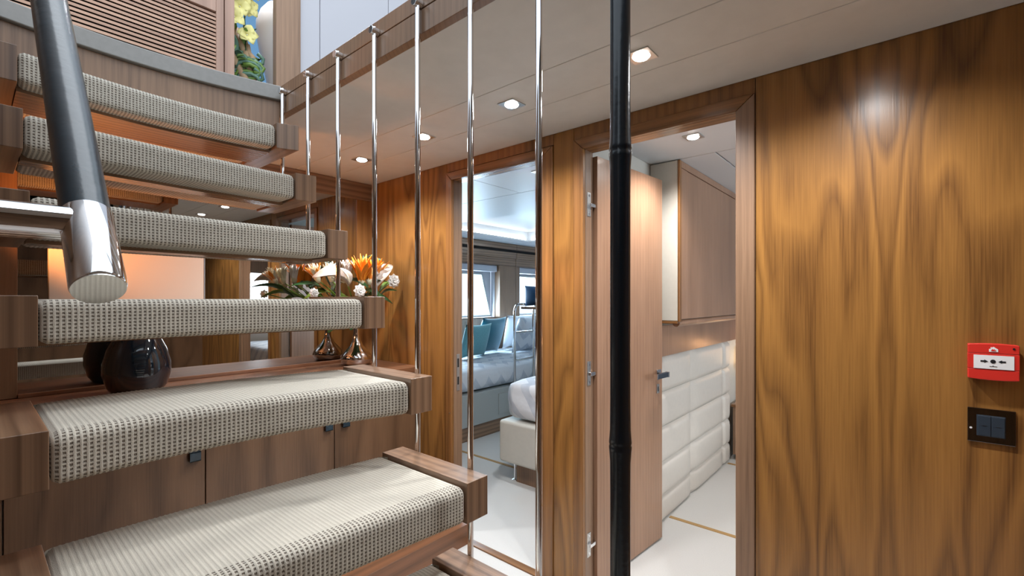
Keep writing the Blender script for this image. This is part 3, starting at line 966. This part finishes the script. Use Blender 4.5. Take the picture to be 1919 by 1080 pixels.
# handrail close to the camera
hr = thing('handrail', (-0.478, 0.0645, 1.30), 'slate leather handrail with polished chrome end sleeve and bracket', 'handrail')
e0 = Vector((-0.472, 0.0655, 1.338))
e1 = Vector((-0.7745, 0.0630, 1.684))
dd = (e1 - e0).normalized()
s0 = e0 + dd * 0.083
far = e0 + dd * 1.55
obj('leather_rail', MB().tube([s0, e1, e0 + dd * 1.0, far], 0.0166, 40), M['leather_blue'], hr, smooth='auto')
sl = obj('end_sleeve', MB().tube([e0, e0 + dd * 0.002, s0 - dd * 0.001, s0], [0.0168, 0.0174, 0.0174, 0.0169], 48), M['chrome'], hr, smooth='auto')
sl['label'] = 'polished chrome sleeve at the rail end'
ec = obj('end_face', MB().tube([e0 - dd * 0.0012, e0 + dd * 0.001], 0.0166, 40), M['chrome_satin'], hr)
bk = e0 + dd * 0.070
obj('bracket', MB().tube([bk, (bk.x, 0.0045, bk.z)], 0.0140, 28), M['chrome'], hr, smooth='auto')
b3 = e0 + dd * 1.4
obj('bracket', MB().tube([b3, (b3.x, 0.0045, b3.z)], 0.0135, 28), M['chrome'], hr, smooth='auto')

# ------------------------------------------------------------------ recessed lamps
def downlight(x, y, zc, label, group, power, col=(0.98, 0.985, 1.0), lens='lens', cone=150):
    t = thing('downlight', (x, y, zc), label, 'lamp', group)
    q = 0.040
    pl_ = MB()
    ring_o = [(x + sx * q, y + sy * q) for sx, sy in ((-1, -1), (1, -1), (1, 1), (-1, 1))]
    obj('bezel', bx(x - q, x + q, y - q, y + q, zc - 0.004, zc - 0.0002), M['steel'], t, bevel=0.001)
    obj('lens', MB().tube([(x, y, zc - 0.0085), (x, y, zc - 0.0042)], [0.024, 0.028], 24), M[lens], t)
    d = bpy.data.lights.new('downlight_beam', 'SPOT')
    d.energy = power
    d.color = col
    d.spot_size = math.radians(cone)
    d.spot_blend = 0.9
    d.shadow_soft_size = 0.03
    o = bpy.data.objects.new('downlight_beam', d)
    C.objects.link(o)
    o.parent = t
    o.location = (0, 0, -0.03)
    return t


downlight(ML - 0.26, 1.15, 3.70, 'small unseen lamp added at the top of the orchid niche', None, 30, (0.95, 0.97, 1.0))  # added lamp, out of view, to brighten the vase and orchids
HG = 'row of recessed lamps in the hall ceiling'
downlight(-2.305, 1.42, CEIL, 'farthest recessed hall ceiling lamp, near the mirror corner', HG, 42)
downlight(-1.754, 1.412, CEIL, 'recessed hall ceiling lamp above the left cabin door', HG, 42)
downlight(-1.196, 1.402, CEIL, 'recessed hall ceiling lamp between the two cabin doorways', HG, 42)
downlight(-0.643, 1.388, CEIL, 'nearest visible recessed hall ceiling lamp, beside the black post', HG, 42)
downlight(-0.088, 1.38, CEIL, 'recessed hall ceiling lamp above the large walnut panel', HG, 42)
downlight(0.56, 1.02, CEIL, 'unseen warm lamp added to wash the hall end wall', HG, 14, (1.0, 0.42, 0.13), 'warm_lens', 95)  # unseen extra lamp, put in for a warm glow on the end wall
stl = thing('added_uplight', (-2.50, 0.0045, 1.42), 'small unseen warm uplight added on the stair wall under the landing', 'lamp')  # out-of-view lamp and housing, added for the orange glow behind the treads
obj('housing', bx(-2.54, -2.46, 0.0045, 0.040, 1.42, 1.47), M['steel'], stl, bevel=0.003)
obj('diffuser', bx(-2.532, -2.468, 0.010, 0.036, 1.4705, 1.476), M['warm_lens'], stl, bevel=0.002)
d_ = bpy.data.lights.new('uplight_beam', 'SPOT')
d_.energy = 26
d_.color = (1.0, 0.34, 0.09)
d_.spot_size = math.radians(150)
d_.spot_blend = 0.8
d_.shadow_soft_size = 0.03
o_ = bpy.data.objects.new('uplight_beam', d_)
C.objects.link(o_)
o_.parent = stl
o_.location = (0, 0.03, 0.085)
o_.rotation_euler = Vector((-0.05, 0.80, 0.55)).to_track_quat('-Z', 'Y').to_euler()
downlight(-0.776, 2.244, CEIL, 'recessed ceiling lamp inside the right cabin', 'cabin ceiling lamps', 48, (1.0, 0.97, 0.94))
downlight(-1.70, 2.26, CEIL, 'recessed ceiling lamp inside the left cabin', 'cabin ceiling lamps', 45, (0.82, 0.92, 1.0))
downlight(0.7, 3.2, CEIL, 'second recessed ceiling lamp deep inside the right cabin', 'cabin ceiling lamps', 60, (1.0, 0.96, 0.92))

# ------------------------------------------------------------------ call point and light switch
cp = thing('fire_call_point', (0.174, WR, 1.111), 'red fire alarm call point with white break panel on the walnut wall', 'alarm')
FX0, FX1 = 0.126, 0.222
def face(x0, x1, z0, z1, y0, y1):
    return bx(x0, x1, y0, y1, z0, z1)
obj('back_box', face(FX0 + 0.002, FX1 - 0.002, 1.115, 1.208, WR - 0.010, WR - 0.0005), M['red'], cp, bevel=0.002)
# cover, slightly arched at top and bottom, in three bands
def band(z0, z1, arch0, arch1):
    n = 10
    lo = [(FX0 + (FX1 - FX0) * k / n, z0 - arch0 * (1 - (2 * k / n - 1) ** 2)) for k in range(n + 1)]
    hi = [(FX0 + (FX1 - FX0) * k / n, z1 + arch1 * (1 - (2 * k / n - 1) ** 2)) for k in range(n + 1)]
    return MB().prism(lo + list(reversed(hi)), 'Y', WR - 0.030, WR - 0.0101)
obj('cover_top', band(1.184, 1.2075, 0, 0.003), M['red'], cp, bevel=0.002)
obj('cover_middle', band(1.143, 1.1835, 0, 0), M['red'], cp, bevel=0.001)
obj('cover_bottom', band(1.116, 1.1425, 0.003, 0), M['red'], cp, bevel=0.002)
gl = obj('break_panel', face(0.137, 0.212, 1.1435, 1.1795, WR - 0.0315, WR - 0.0302), M['label_white'], cp)
yF = (WR - 0.0322, WR - 0.0316)
obj('dot', MB().tube([(0.1735, yF[0], 1.1635), (0.1735, yF[1], 1.1635)], 0.0052, 16), M['ink'], gl)
for s_ in (-1, 1):
    c = 0.1735 + s_ * 0.0155
    a = [(c + s_ * 0.008, 1.1655), (c + s_ * 0.001, 1.1655), (c + s_ * 0.001, 1.1680), (c - s_ * 0.006, 1.1635), (c + s_ * 0.001, 1.1590), (c + s_ * 0.001, 1.1615), (c + s_ * 0.008, 1.1615)]
    obj('arrow', MB().prism(a, 'Y', *yF), M['ink'], gl)
obj('small_print', MB().box(0.167, 0.181, *yF, 1.1500, 1.1509).box(0.1725, 0.1745, *yF, 1.1515, 1.1525), M['ink'], gl)
hy = (WR - 0.0312, WR - 0.0302)
ho = MB().prism([(0.166, 1.189), (0.183, 1.189), (0.183, 1.196), (0.1745, 1.2025), (0.172, 1.2005), (0.1705, 1.2015), (0.1685, 1.2005), (0.170, 1.198), (0.166, 1.196)], 'Y', *hy)
ic = obj('house_emblem', ho, M['label_white'], cp)
hy2 = (WR - 0.0318, WR - 0.0313)
obj('flame', MB().prism([(0.1695, 1.191), (0.1795, 1.191), (0.1785, 1.1945), (0.1765, 1.193), (0.176, 1.197), (0.1735, 1.1945), (0.172, 1.1975)], 'Y', *hy2), M['red'], ic)
obj('status_light', MB().tube([(0.2115, WR - 0.0315, 1.199), (0.2115, WR - 0.0300, 1.199)], 0.0026, 12), M['ink'], cp)

sw = thing('light_switch', (0.172, WR, 0.940), 'chrome switch plate with two slate rocker keys below the red alarm', 'switch')
obj('plate', face(0.127, 0.218, 0.9405, 1.0325, WR - 0.007, WR - 0.0005), M['black_gloss'], sw, bevel=0.0012)
obj('key_frame', face(0.1445, 0.1995, 0.958, 1.015, WR - 0.0095, WR - 0.0071), M['slate'], sw, bevel=0.001)
for x0 in (0.1465, 0.1725):
    k_ = obj('rocker', face(x0, x0 + 0.025, 0.960, 1.013, WR - 0.0125, WR - 0.0096), M['slate'], sw, bevel=0.001)
    obj('dash', face(x0 + 0.008, x0 + 0.017, 0.9862, 0.9878, WR - 0.0130, WR - 0.0126), M['ink'], k_)
obj('indicator', MB().tube([(0.1335, WR - 0.0074, 0.977), (0.1335, WR - 0.0069, 0.977)], 0.0028, 12), M['label_white'], sw)

# ------------------------------------------------------------------ left cabin
tag(obj('wall_partition', bx(-1.20, -1.13, WT, 6.0, 0, 2.3), M['cream']), 'cream partition between the two cabins', None, None, 'structure')
tag(obj('wall_cabin_far', bx(-4.6, 2.8, 6.0, 6.1, 0, 2.3), M['white']), 'pale far wall of the cabins', None, None, 'structure')
# hull wall with two window recesses
hwm = bx(HW - 0.06, HW, WT, 6.0, 0, 1.08)
hwm.box(HW - 0.06, HW, WT, 3.45, 1.08, 1.80)
hwm.box(HW - 0.06, HW, 4.755, 5.185, 1.08, 1.80)
hwm.box(HW - 0.06, HW, 5.95, 6.0, 1.08, 1.80)
hwm.box(HW - 0.06, HW, WT, 6.0, 1.80, 2.3)
hull = tag(obj('wall_hull', hwm, M['wal_z']), 'walnut lined hull wall with the left cabin windows', None, None, 'structure')
for (y0, y1) in [(WT, 5.098), (5.104, 6.0)]:
    obj('pelmet', bx(HW, HW + 0.05, y0, y1, 2.02, CEIL - 0.002), M['wal_y'], hull, bevel=0.003)
    obj('air_slot', bx(HW, HW + 0.03, y0, y1, 1.985, 2.019), M['dark'], hull)
    obj('pelmet', bx(HW, HW + 0.05, y0, y1, 1.90, 1.984), M['wal_y'], hull, bevel=0.003)
    obj('pelmet', bx(HW, HW + 0.03, y0, y1, 1.79, 1.899), M['wal_y'], hull, bevel=0.003)
obj('post_board', bx(HW, HW + 0.03, 4.755, 5.098, 1.08, 1.789), M['wal_z'], hull, bevel=0.002)
obj('post_board', bx(HW, HW + 0.03, 5.104, 5.185, 1.08, 1.789), M['wal_z'], hull, bevel=0.002)


def window(name, y0, y1, label):
    w = frame(name, (HW - 0.06, (y0 + y1) / 2, 1.08), label)
    X0, X1 = HW - 0.13, HW - 0.06
    # recess lining
    obj('reveal', bx(X0, X1, y0, y0 + 0.012, 1.08, 1.80), M['white'], w)
    obj('reveal', bx(X0, X1, y1 - 0.012, y1, 1.08, 1.80), M['white'], w)
    obj('reveal', bx(X0, X1, y0 + 0.012, y1 - 0.012, 1.788, 1.80), M['white'], w)
    obj('sill', bx(X0, X1 + 0.06, y0, y1, 1.068, 1.0795), M['white'], w)
    yi0, yi1 = y0 + 0.05, y1 - 0.05
    outer = [(yi0 - 0.04, 1.082), (yi1 + 0.035, 1.082), (yi1 + 0.035, 1.786), (yi0 - 0.04, 1.786)]
    inner = [(yi0, 1.10), (yi1 + 0.02, 1.10), (yi1 - 0.15, 1.665), (yi0, 1.665)]
    mb = MB()
    for k in range(4):
        a, b = outer[k], outer[(k + 1) % 4]
        c, d = inner[(k + 1) % 4], inner[k]
        mb.prism([a, b, c, d], 'X', X0 - 0.03, X0)
    fr = obj('frame', mb, M['white'], w)
    inn = [(p[0] * 0.985 + 0.015 * (yi0 + yi1) / 2, p[1]) for p in inner]
    rim = MB()
    loop = [(X0 + 0.004, p[0], p[1]) for p in inner]
    rim.tube(loop + [loop[0]], 0.013, 10)
    obj('seal', rim, M['putty'], fr, smooth=True)
    obj('pane', MB().prism(inner, 'X', X0 - 0.018, X0 - 0.012), M['pane'], w)
    obj('blind_box', bx(X1 - 0.05, X1 + 0.05, y0 + 0.013, y1 - 0.013, 1.70, 1.787), M['white'], w, bevel=0.006)
    return w


window('window_1', 3.45, 4.755, 'raked hull window above the teal cushions')
window('window_2', 5.185, 5.95, 'second hull window behind the bunk')

# ceiling with raised coffer and cove lights
cc = frame('ceiling_left_cabin', (-2.7, 3.9, CEIL), 'pale panelled ceiling of the left cabin with a lit coffer')
CX0, CX1, CY0, CY1 = -3.92, -1.75, 3.27, 4.96
for (x0, x1, y0, y1) in [(-4.3, -2.152, WT, 2.618), (-2.148, -1.2, WT, 2.618), (-4.3, -1.2, 2.622, CY0), (-4.3, CX0, CY0, 6.0), (CX1, -1.2, CY0, 6.0), (CX0, CX1, CY1, 6.0)]:
    obj('panel', bx(x0 + G, x1 - G, y0 + G, y1 - G, CEIL, CEIL + 0.02), M['ceil_white'], cc)
obj('coffer_top', bx(CX0 - 0.1, CX1 + 0.1, CY0 - 0.1, CY1 + 0.1, 2.25, 2.27), M['ceil_white'], cc)
cs = bx(CX0 - 0.1, CX0 - 0.08, CY0 - 0.1, CY1 + 0.1, CEIL + 0.021, 2.249)
cs.box(CX1 + 0.08, CX1 + 0.1, CY0 - 0.1, CY1 + 0.1, CEIL + 0.021, 2.249)
cs.box(CX0 - 0.08, CX1 + 0.08, CY0 - 0.1, CY0 - 0.08, CEIL + 0.021, 2.249)
cs.box(CX0 - 0.08, CX1 + 0.08, CY1 + 0.08, CY1 + 0.1, CEIL + 0.021, 2.249)
obj('coffer_side', cs, M['ceil_white'], cc)
obj('cove_strip', bx(CX0 - 0.07, CX0 - 0.05, CY0, CY1, 2.128, 2.148), M['cove'], cc)
obj('cove_strip', bx(CX0, CX1, CY1 + 0.05, CY1 + 0.07, 2.128, 2.148), M['cove'], cc)
obj('cove_strip', bx(CX0, CX1, CY0 - 0.07, CY0 - 0.05, 2.128, 2.148), M['cove'], cc)

# bed against the hull
def soft(x0, x1, y0, y1, z0, z1, amp, sd, nx=14, ny=26, r_=0.06):
    """puffed block of bedding: rounded box whose surface wanders"""
    rn = random.Random(sd)
    ph = [rn.uniform(0, 6.28) for _ in range(8)]
    def off(a, b):
        return amp * (math.sin(a * 9 + ph[0] + 2 * math.sin(b * 5 + ph[1])) * 0.5 + math.sin(b * 13 + ph[2] + a * 7) * 0.35 + math.sin((a + b) * 21 + ph[3]) * 0.2)
    mb = MB()
    bm = bmesh.new()
    bmesh.ops.create_cube(bm, size=2.0)
    bmesh.ops.subdivide_edges(bm, edges=bm.edges[:], cuts=11, use_grid_fill=True)
    bm.verts.ensure_lookup_table()
    cx, cy, cz = (x0 + x1) / 2, (y0 + y1) / 2, (z0 + z1) / 2
    hx, hy_, hz = (x1 - x0) / 2, (y1 - y0) / 2, (z1 - z0) / 2
    for v in bm.verts:
        p = Vector((v.co.x * hx, v.co.y * hy_, v.co.z * hz))
        q = Vector((max(-hx + r_, min(hx - r_, p.x)), max(-hy_ + r_, min(hy_ - r_, p.y)), max(-hz + r_, min(hz - r_, p.z))))
        d = p - q
        if d.length > 1e-6:
            p = q + d.normalized() * min(r_, d.length if d.length < r_ else r_)
        n_ = d.normalized() if d.length > 1e-6 else Vector((0, 0, 1))
        k = 0.0 if v.co.z < -0.9 else 1.0
        p += n_ * off(p.x + cx + p.z * 2, p.y + cy) * k
        v.co = p + Vector((cx, cy, cz))
    mb.v = [tuple(v.co) for v in bm.verts]
    bm.verts.index_update()
    mb.f = [tuple(v.index for v in f.verts) for f in bm.faces]
    bm.free()
    return mb


bd = thing('window_bed', (-3.65, 4.2, 0), 'single bed with zigzag cover along the hull windows', 'bed')
obj('plinth', bx(-4.22, -3.11, 2.32, 5.85, 0.0, 0.135), M['wal_y'], bd)
obj('base', bx(-4.29, -3.09, 2.30, 5.86, 0.136, 0.438), M['putty'], bd, bevel=0.006)
obj('drawer_front', bx(-3.092, -3.080, 3.42, 4.4, 0.18, 0.385), M['putty'], bd, bevel=0.002)
obj('mattress', soft(-4.27, -3.11, 2.33, 5.84, 0.439, 0.655, 0.010, 2, r_=0.075), M['bedding'], bd, smooth=True)


def cushion(w, h, th, n=14):
    """pillow standing in its own x-z plane, puffed in y, with pointed corners"""
    mb = MB()
    for side in (1, -1):
        rows = []
        for i in range(n + 1):
            row = []
            for j in range(n + 1):
                a = 2 * i / n - 1
                b = 2 * j / n - 1
                pin = 1 - 0.10 * (1 - b * b) * a * a - 0.0
                px = w / 2 * a * (1 - 0.09 * (1 - b * b))
                pz = h / 2 * b * (1 - 0.09 * (1 - a * a))
                d = th / 2 * ((1 - a * a) * (1 - b * b)) ** 0.42
                row.append((px, side * d, pz))
            rows.append(row)
        mb.grid(rows)
    return mb


def place(name, mb, mat, loc, rot, label, cat, group=None, parts=()):
    R_ = Matrix.Rotation(rot[2], 3, 'Z') @ Matrix.Rotation(rot[1], 3, 'Y') @ Matrix.Rotation(rot[0], 3, 'X')
    mb.v = [tuple(R_ @ Vector(v) + Vector(loc)) for v in mb.v]
    zmin = min(v[2] for v in mb.v)
    o = obj(name, mb, mat, loc=(loc[0], loc[1], zmin), smooth='auto')
    me = o.data
    b = bmesh.new()
    b.from_mesh(me)
    bmesh.ops.remove_doubles(b, verts=b.verts, dist=0.0005)
    bmesh.ops.recalc_face_normals(b, faces=b.faces)
    b.to_mesh(me)
    b.free()
    return tag(o, label, cat, group)


CG = 'cushions on the window bed'
place('cushion', cushion(0.50, 0.46, 0.17), M['teal'], (-3.86, 4.13, 0.885), (0.30, 0, PI / 2 + 0.15), 'deep teal satin cushion in the middle of the window bed', 'cushion', CG)
place('cushion', cushion(0.46, 0.40, 0.15), M['teal_light'], (-3.72, 3.73, 0.855), (0.28, 0, PI / 2 + 0.1), 'pale aqua cushion leaning in front of the teal one', 'cushion', CG)
place('pillow', cushion(0.75, 0.46, 0.24), M['bedding'], (-3.72, 4.72, 0.885), (0.25, 0, PI / 2 + 0.2), 'zigzag patterned pillow behind the ladder', 'pillow', CG)
place('pillow', cushion(0.75, 0.44, 0.20), M['linen'], (-3.98, 4.86, 0.90), (0.2, 0, PI / 2 + 0.1), 'plain white pillow behind the patterned one', 'pillow', CG)

# bunk with ladder
bk_ = thing('upper_bunk', (-2.5, 4.6, 1.225), 'slim upper bunk board beyond the chrome ladder', 'bunk')
obj('bunk_board', bx(-2.97, -2.1, 3.62, 5.7, 1.225, 1.250), M['wal_y'], bk_, bevel=0.008)
obj('bunk_mattress', soft(-2.93, -2.12, 4.15, 5.68, 1.2505, 1.31, 0.002, 8, r_=0.028), M['linen'], bk_, smooth=True)
place('bunk_cushion', cushion(0.34, 0.21, 0.13), M['blue'], (-2.84, 3.74, 1.358), (0.0, 0, 0), 'royal blue cushion standing at the bunk edge', 'cushion')
place('bunk_pillow', cushion(0.46, 0.36, 0.18), M['linen'], (-2.74, 3.97, 1.432), (0.08, 0, 0), 'white pillow on the upper bunk behind the blue cushion', 'pillow')
la = thing('bunk_ladder', (-3.05, 3.75, 0), 'polished chrome ladder hooked to the upper bunk', 'ladder')
for y in (3.60, 3.91):
    pts = [(-3.03, y, 0.0), (-3.03, y, 1.19)]
    for k in range(1, 7):
        a = PI / 2 * k / 6
        pts.append((-3.03 + 0.06 - 0.06 * math.cos(a), y, 1.19 + 0.085 * math.sin(a)))
    pts.append((-2.90, y, 1.275))
    obj('upright', MB().tube(pts, 0.0135, 14), M['chrome'], la, smooth=True)
for z in (0.43, 0.705, 0.985):
    obj('rung', MB().tube([(-3.03, 3.60, z), (-3.03, 3.91, z)], 0.011, 12), M['chrome'], la, smooth='auto')

# second bed of the left cabin
b2_ = thing('near_bed', (-1.8, 3.5, 0), 'cream upholstered bed with its rounded foot end toward the doorway', 'bed')
obj('plinth', bx(-2.16, -1.30, 2.588, 4.6, 0.0, 0.148), M['wal_z'], b2_)
obj('base', bx(-2.265, -1.742, 2.51, 4.7, 0.150, 0.450), M['cream'], b2_, bevel=0.022, seg=4)
obj('base', bx(-1.738, -1.21, 2.51, 4.7, 0.150, 0.450), M['cream'], b2_, bevel=0.008, seg=3)
obj('mattress', soft(-2.235, -1.215, 2.535, 4.68, 0.451, 0.745, 0.014, 5, r_=0.08), M['bedding'], b2_, smooth=True)
ft = MB().lathe([(0.022, 0.0005), (0.022, 0.010), (0.008, 0.016), (0.008, 0.149)], -2.185, 2.60, 18)
obj('levelling_foot', ft, M['chrome'], b2_, smooth='auto')

# ------------------------------------------------------------------ right cabin
tag(obj('wall_hull_far', MB().box(2.6, 2.7, WT, 2.6, 0, 2.3).box(2.6, 2.7, 4.2, 6.0, 0, 2.3).box(2.6, 2.7, 2.6, 4.2, 0, 1.1).box(2.6, 2.7, 2.6, 4.2, 1.75, 2.3), M['wal_z']),
    'walnut hull wall of the right cabin, reflected in the mirror', None, None, 'structure')
w3 = frame('window_3', (2.65, 3.4, 1.1), 'hull window of the right cabin')
obj('pane', bx(2.64, 2.65, 2.6, 4.2, 1.1, 1.75), M['pane'], w3)
cr = frame('ceiling_right_cabin', (0, 3.5, CEIL), 'pale panelled ceiling of the right cabin')
for (x0, x1, y0, y1) in [(-1.13, 2.6, WT, 2.563), (-1.13, -0.772, 2.567, 6.0), (-0.768, 2.6, 2.567, 6.0)]:
    obj('panel', bx(x0 + G, x1 - G, y0 + G, y1 - G, CEIL, CEIL + 0.02), M['ceil_white'], cr, bevel=0.003)

pw = frame('wall_padded', (-1.12, 3.3, 0), 'cream padded leather wall of the right cabin')
rows = [(0.004, 0.148), (0.148, 0.345), (0.345, 0.557), (0.557, 0.768), (0.768, 0.980)]
cols = [(1.90, 2.48), (2.48, 3.19), (3.19, 3.90), (3.90, 4.06)]
for ri, (z0, z1) in enumerate(rows):
    for (y0, y1) in cols:
        n = 8
        pts = []
        for i in range(n + 1):
            row = []
            for j in range(n + 1):
                a, b = 2 * i / n - 1, 2 * j / n - 1
                a = math.copysign(abs(a) ** 0.6, a)
                b = math.copysign(abs(b) ** 0.6, b)
                puff = 0.004 + 0.026 * ((1 - a ** 8) * (1 - b ** 6)) ** 0.5
                row.append((-1.13 + puff, (y0 + y1) / 2 + a * ((y1 - y0) / 2 - 0.001), (z0 + z1) / 2 + b * ((z1 - z0) / 2 - 0.001)))
            pts.append(row)
        obj('padded_panel', MB().grid(pts), M['padded'], pw, smooth=True, fix=False)
obj('wood_band', bx(-1.129, -1.116, 1.90, 6.0, 0.982, 1.168), M['leaf'], pw)

uc = thing('wall_cabinet', (-1.05, 3.6, 1.17), 'walnut wall cabinet with cream end panel above the padded wall', 'cabinet')
obj('end_panel', bx(-1.128, -0.968, 2.552, 2.570, 1.205, 2.10), M['cream'], uc, bevel=0.004)
obj('edging', bx(-0.967, -0.955, 2.550, 2.580, 1.20, 2.10), M['amber_str'], uc, bevel=0.003)
obj('bottom_edging', bx(-1.128, -0.967, 2.550, 2.580, 1.190, 1.204), M['amber_hor'], uc, bevel=0.003)
obj('body', bx(-1.128, -0.985, 2.571, 4.95, 1.205, 2.10), M['cream'], uc)
obj('stile', bx(-0.984, -0.962, 2.581, 2.682, 1.215, 2.062), M['leaf'], uc)
obj('cornice', bx(-0.984, -0.960, 2.581, 4.95, 2.064, 2.102), M['leaf'], uc)
for (y0, y1) in [(2.685, 3.82), (3.824, 4.95)]:
    obj('door', bx(-0.984, -0.963, y0, y1, 1.215, 2.061), M['leaf'], uc, bevel=0.0015)
obj('bottom_rail', MB().tube([(-0.985, 2.575, 1.192), (-0.985, 4.95, 1.192)], 0.020, 16), M['leaf'], uc, smooth='auto')

ns = thing('night_stand', (-0.9, 4.3, 0), 'small walnut night stand at the end of the padded wall', 'table')
obj('body', bx(-1.09, -0.70, 4.08, 4.5, 0.05, 0.44), M['wal_z'], ns, bevel=0.003)
obj('stand_top', bx(-1.10, -0.69, 4.07, 4.51, 0.441, 0.462), M['amber_hor'], ns, bevel=0.003)
obj('foot_block', bx(-1.07, -0.73, 4.12, 4.46, 0.0, 0.049), M['dark'], ns)
rl = thing('reading_lamp', (-1.05, 4.28, 0.462), 'small warm reading lamp on the night stand', 'lamp')
obj('lamp_foot', MB().lathe([(0.05, 0.4625), (0.05, 0.475), (0.008, 0.48), (0.007, 0.78)], -1.02, 4.30, 20), M['chrome'], rl, smooth='auto')
obj('lamp_shade', MB().lathe([(0.075, 0.76), (0.055, 0.93)], -1.02, 4.30, 24), emit('lamp_shade', (1.0, 0.72, 0.45), 2.0), rl, smooth='auto')
ld = bpy.data.lights.new('reading_glow', 'POINT')
ld.energy = 1.0
ld.color = (1.0, 0.48, 0.2)
ld.shadow_soft_size = 0.05
lo_ = bpy.data.objects.new('reading_glow', ld)
C.objects.link(lo_)
lo_.location = (-0.80, 4.30, 0.92)

b3_ = thing('far_bed', (1.2, 3.4, 0), 'bed with silver patterned cover in the right cabin seen in the mirror', 'bed')
obj('base', bx(0.4, 2.5, 2.65, 4.2, 0.02, 0.40), M['cream'], b3_, bevel=0.01)
obj('mattress', soft(0.42, 2.48, 2.67, 4.18, 0.401, 0.66, 0.012, 9, r_=0.08), M['bedding'], b3_, smooth=True)
obj('headboard', bx(2.52, 2.59, 2.6, 4.25, 0.0, 1.02), M['padded'], b3_, bevel=0.02)
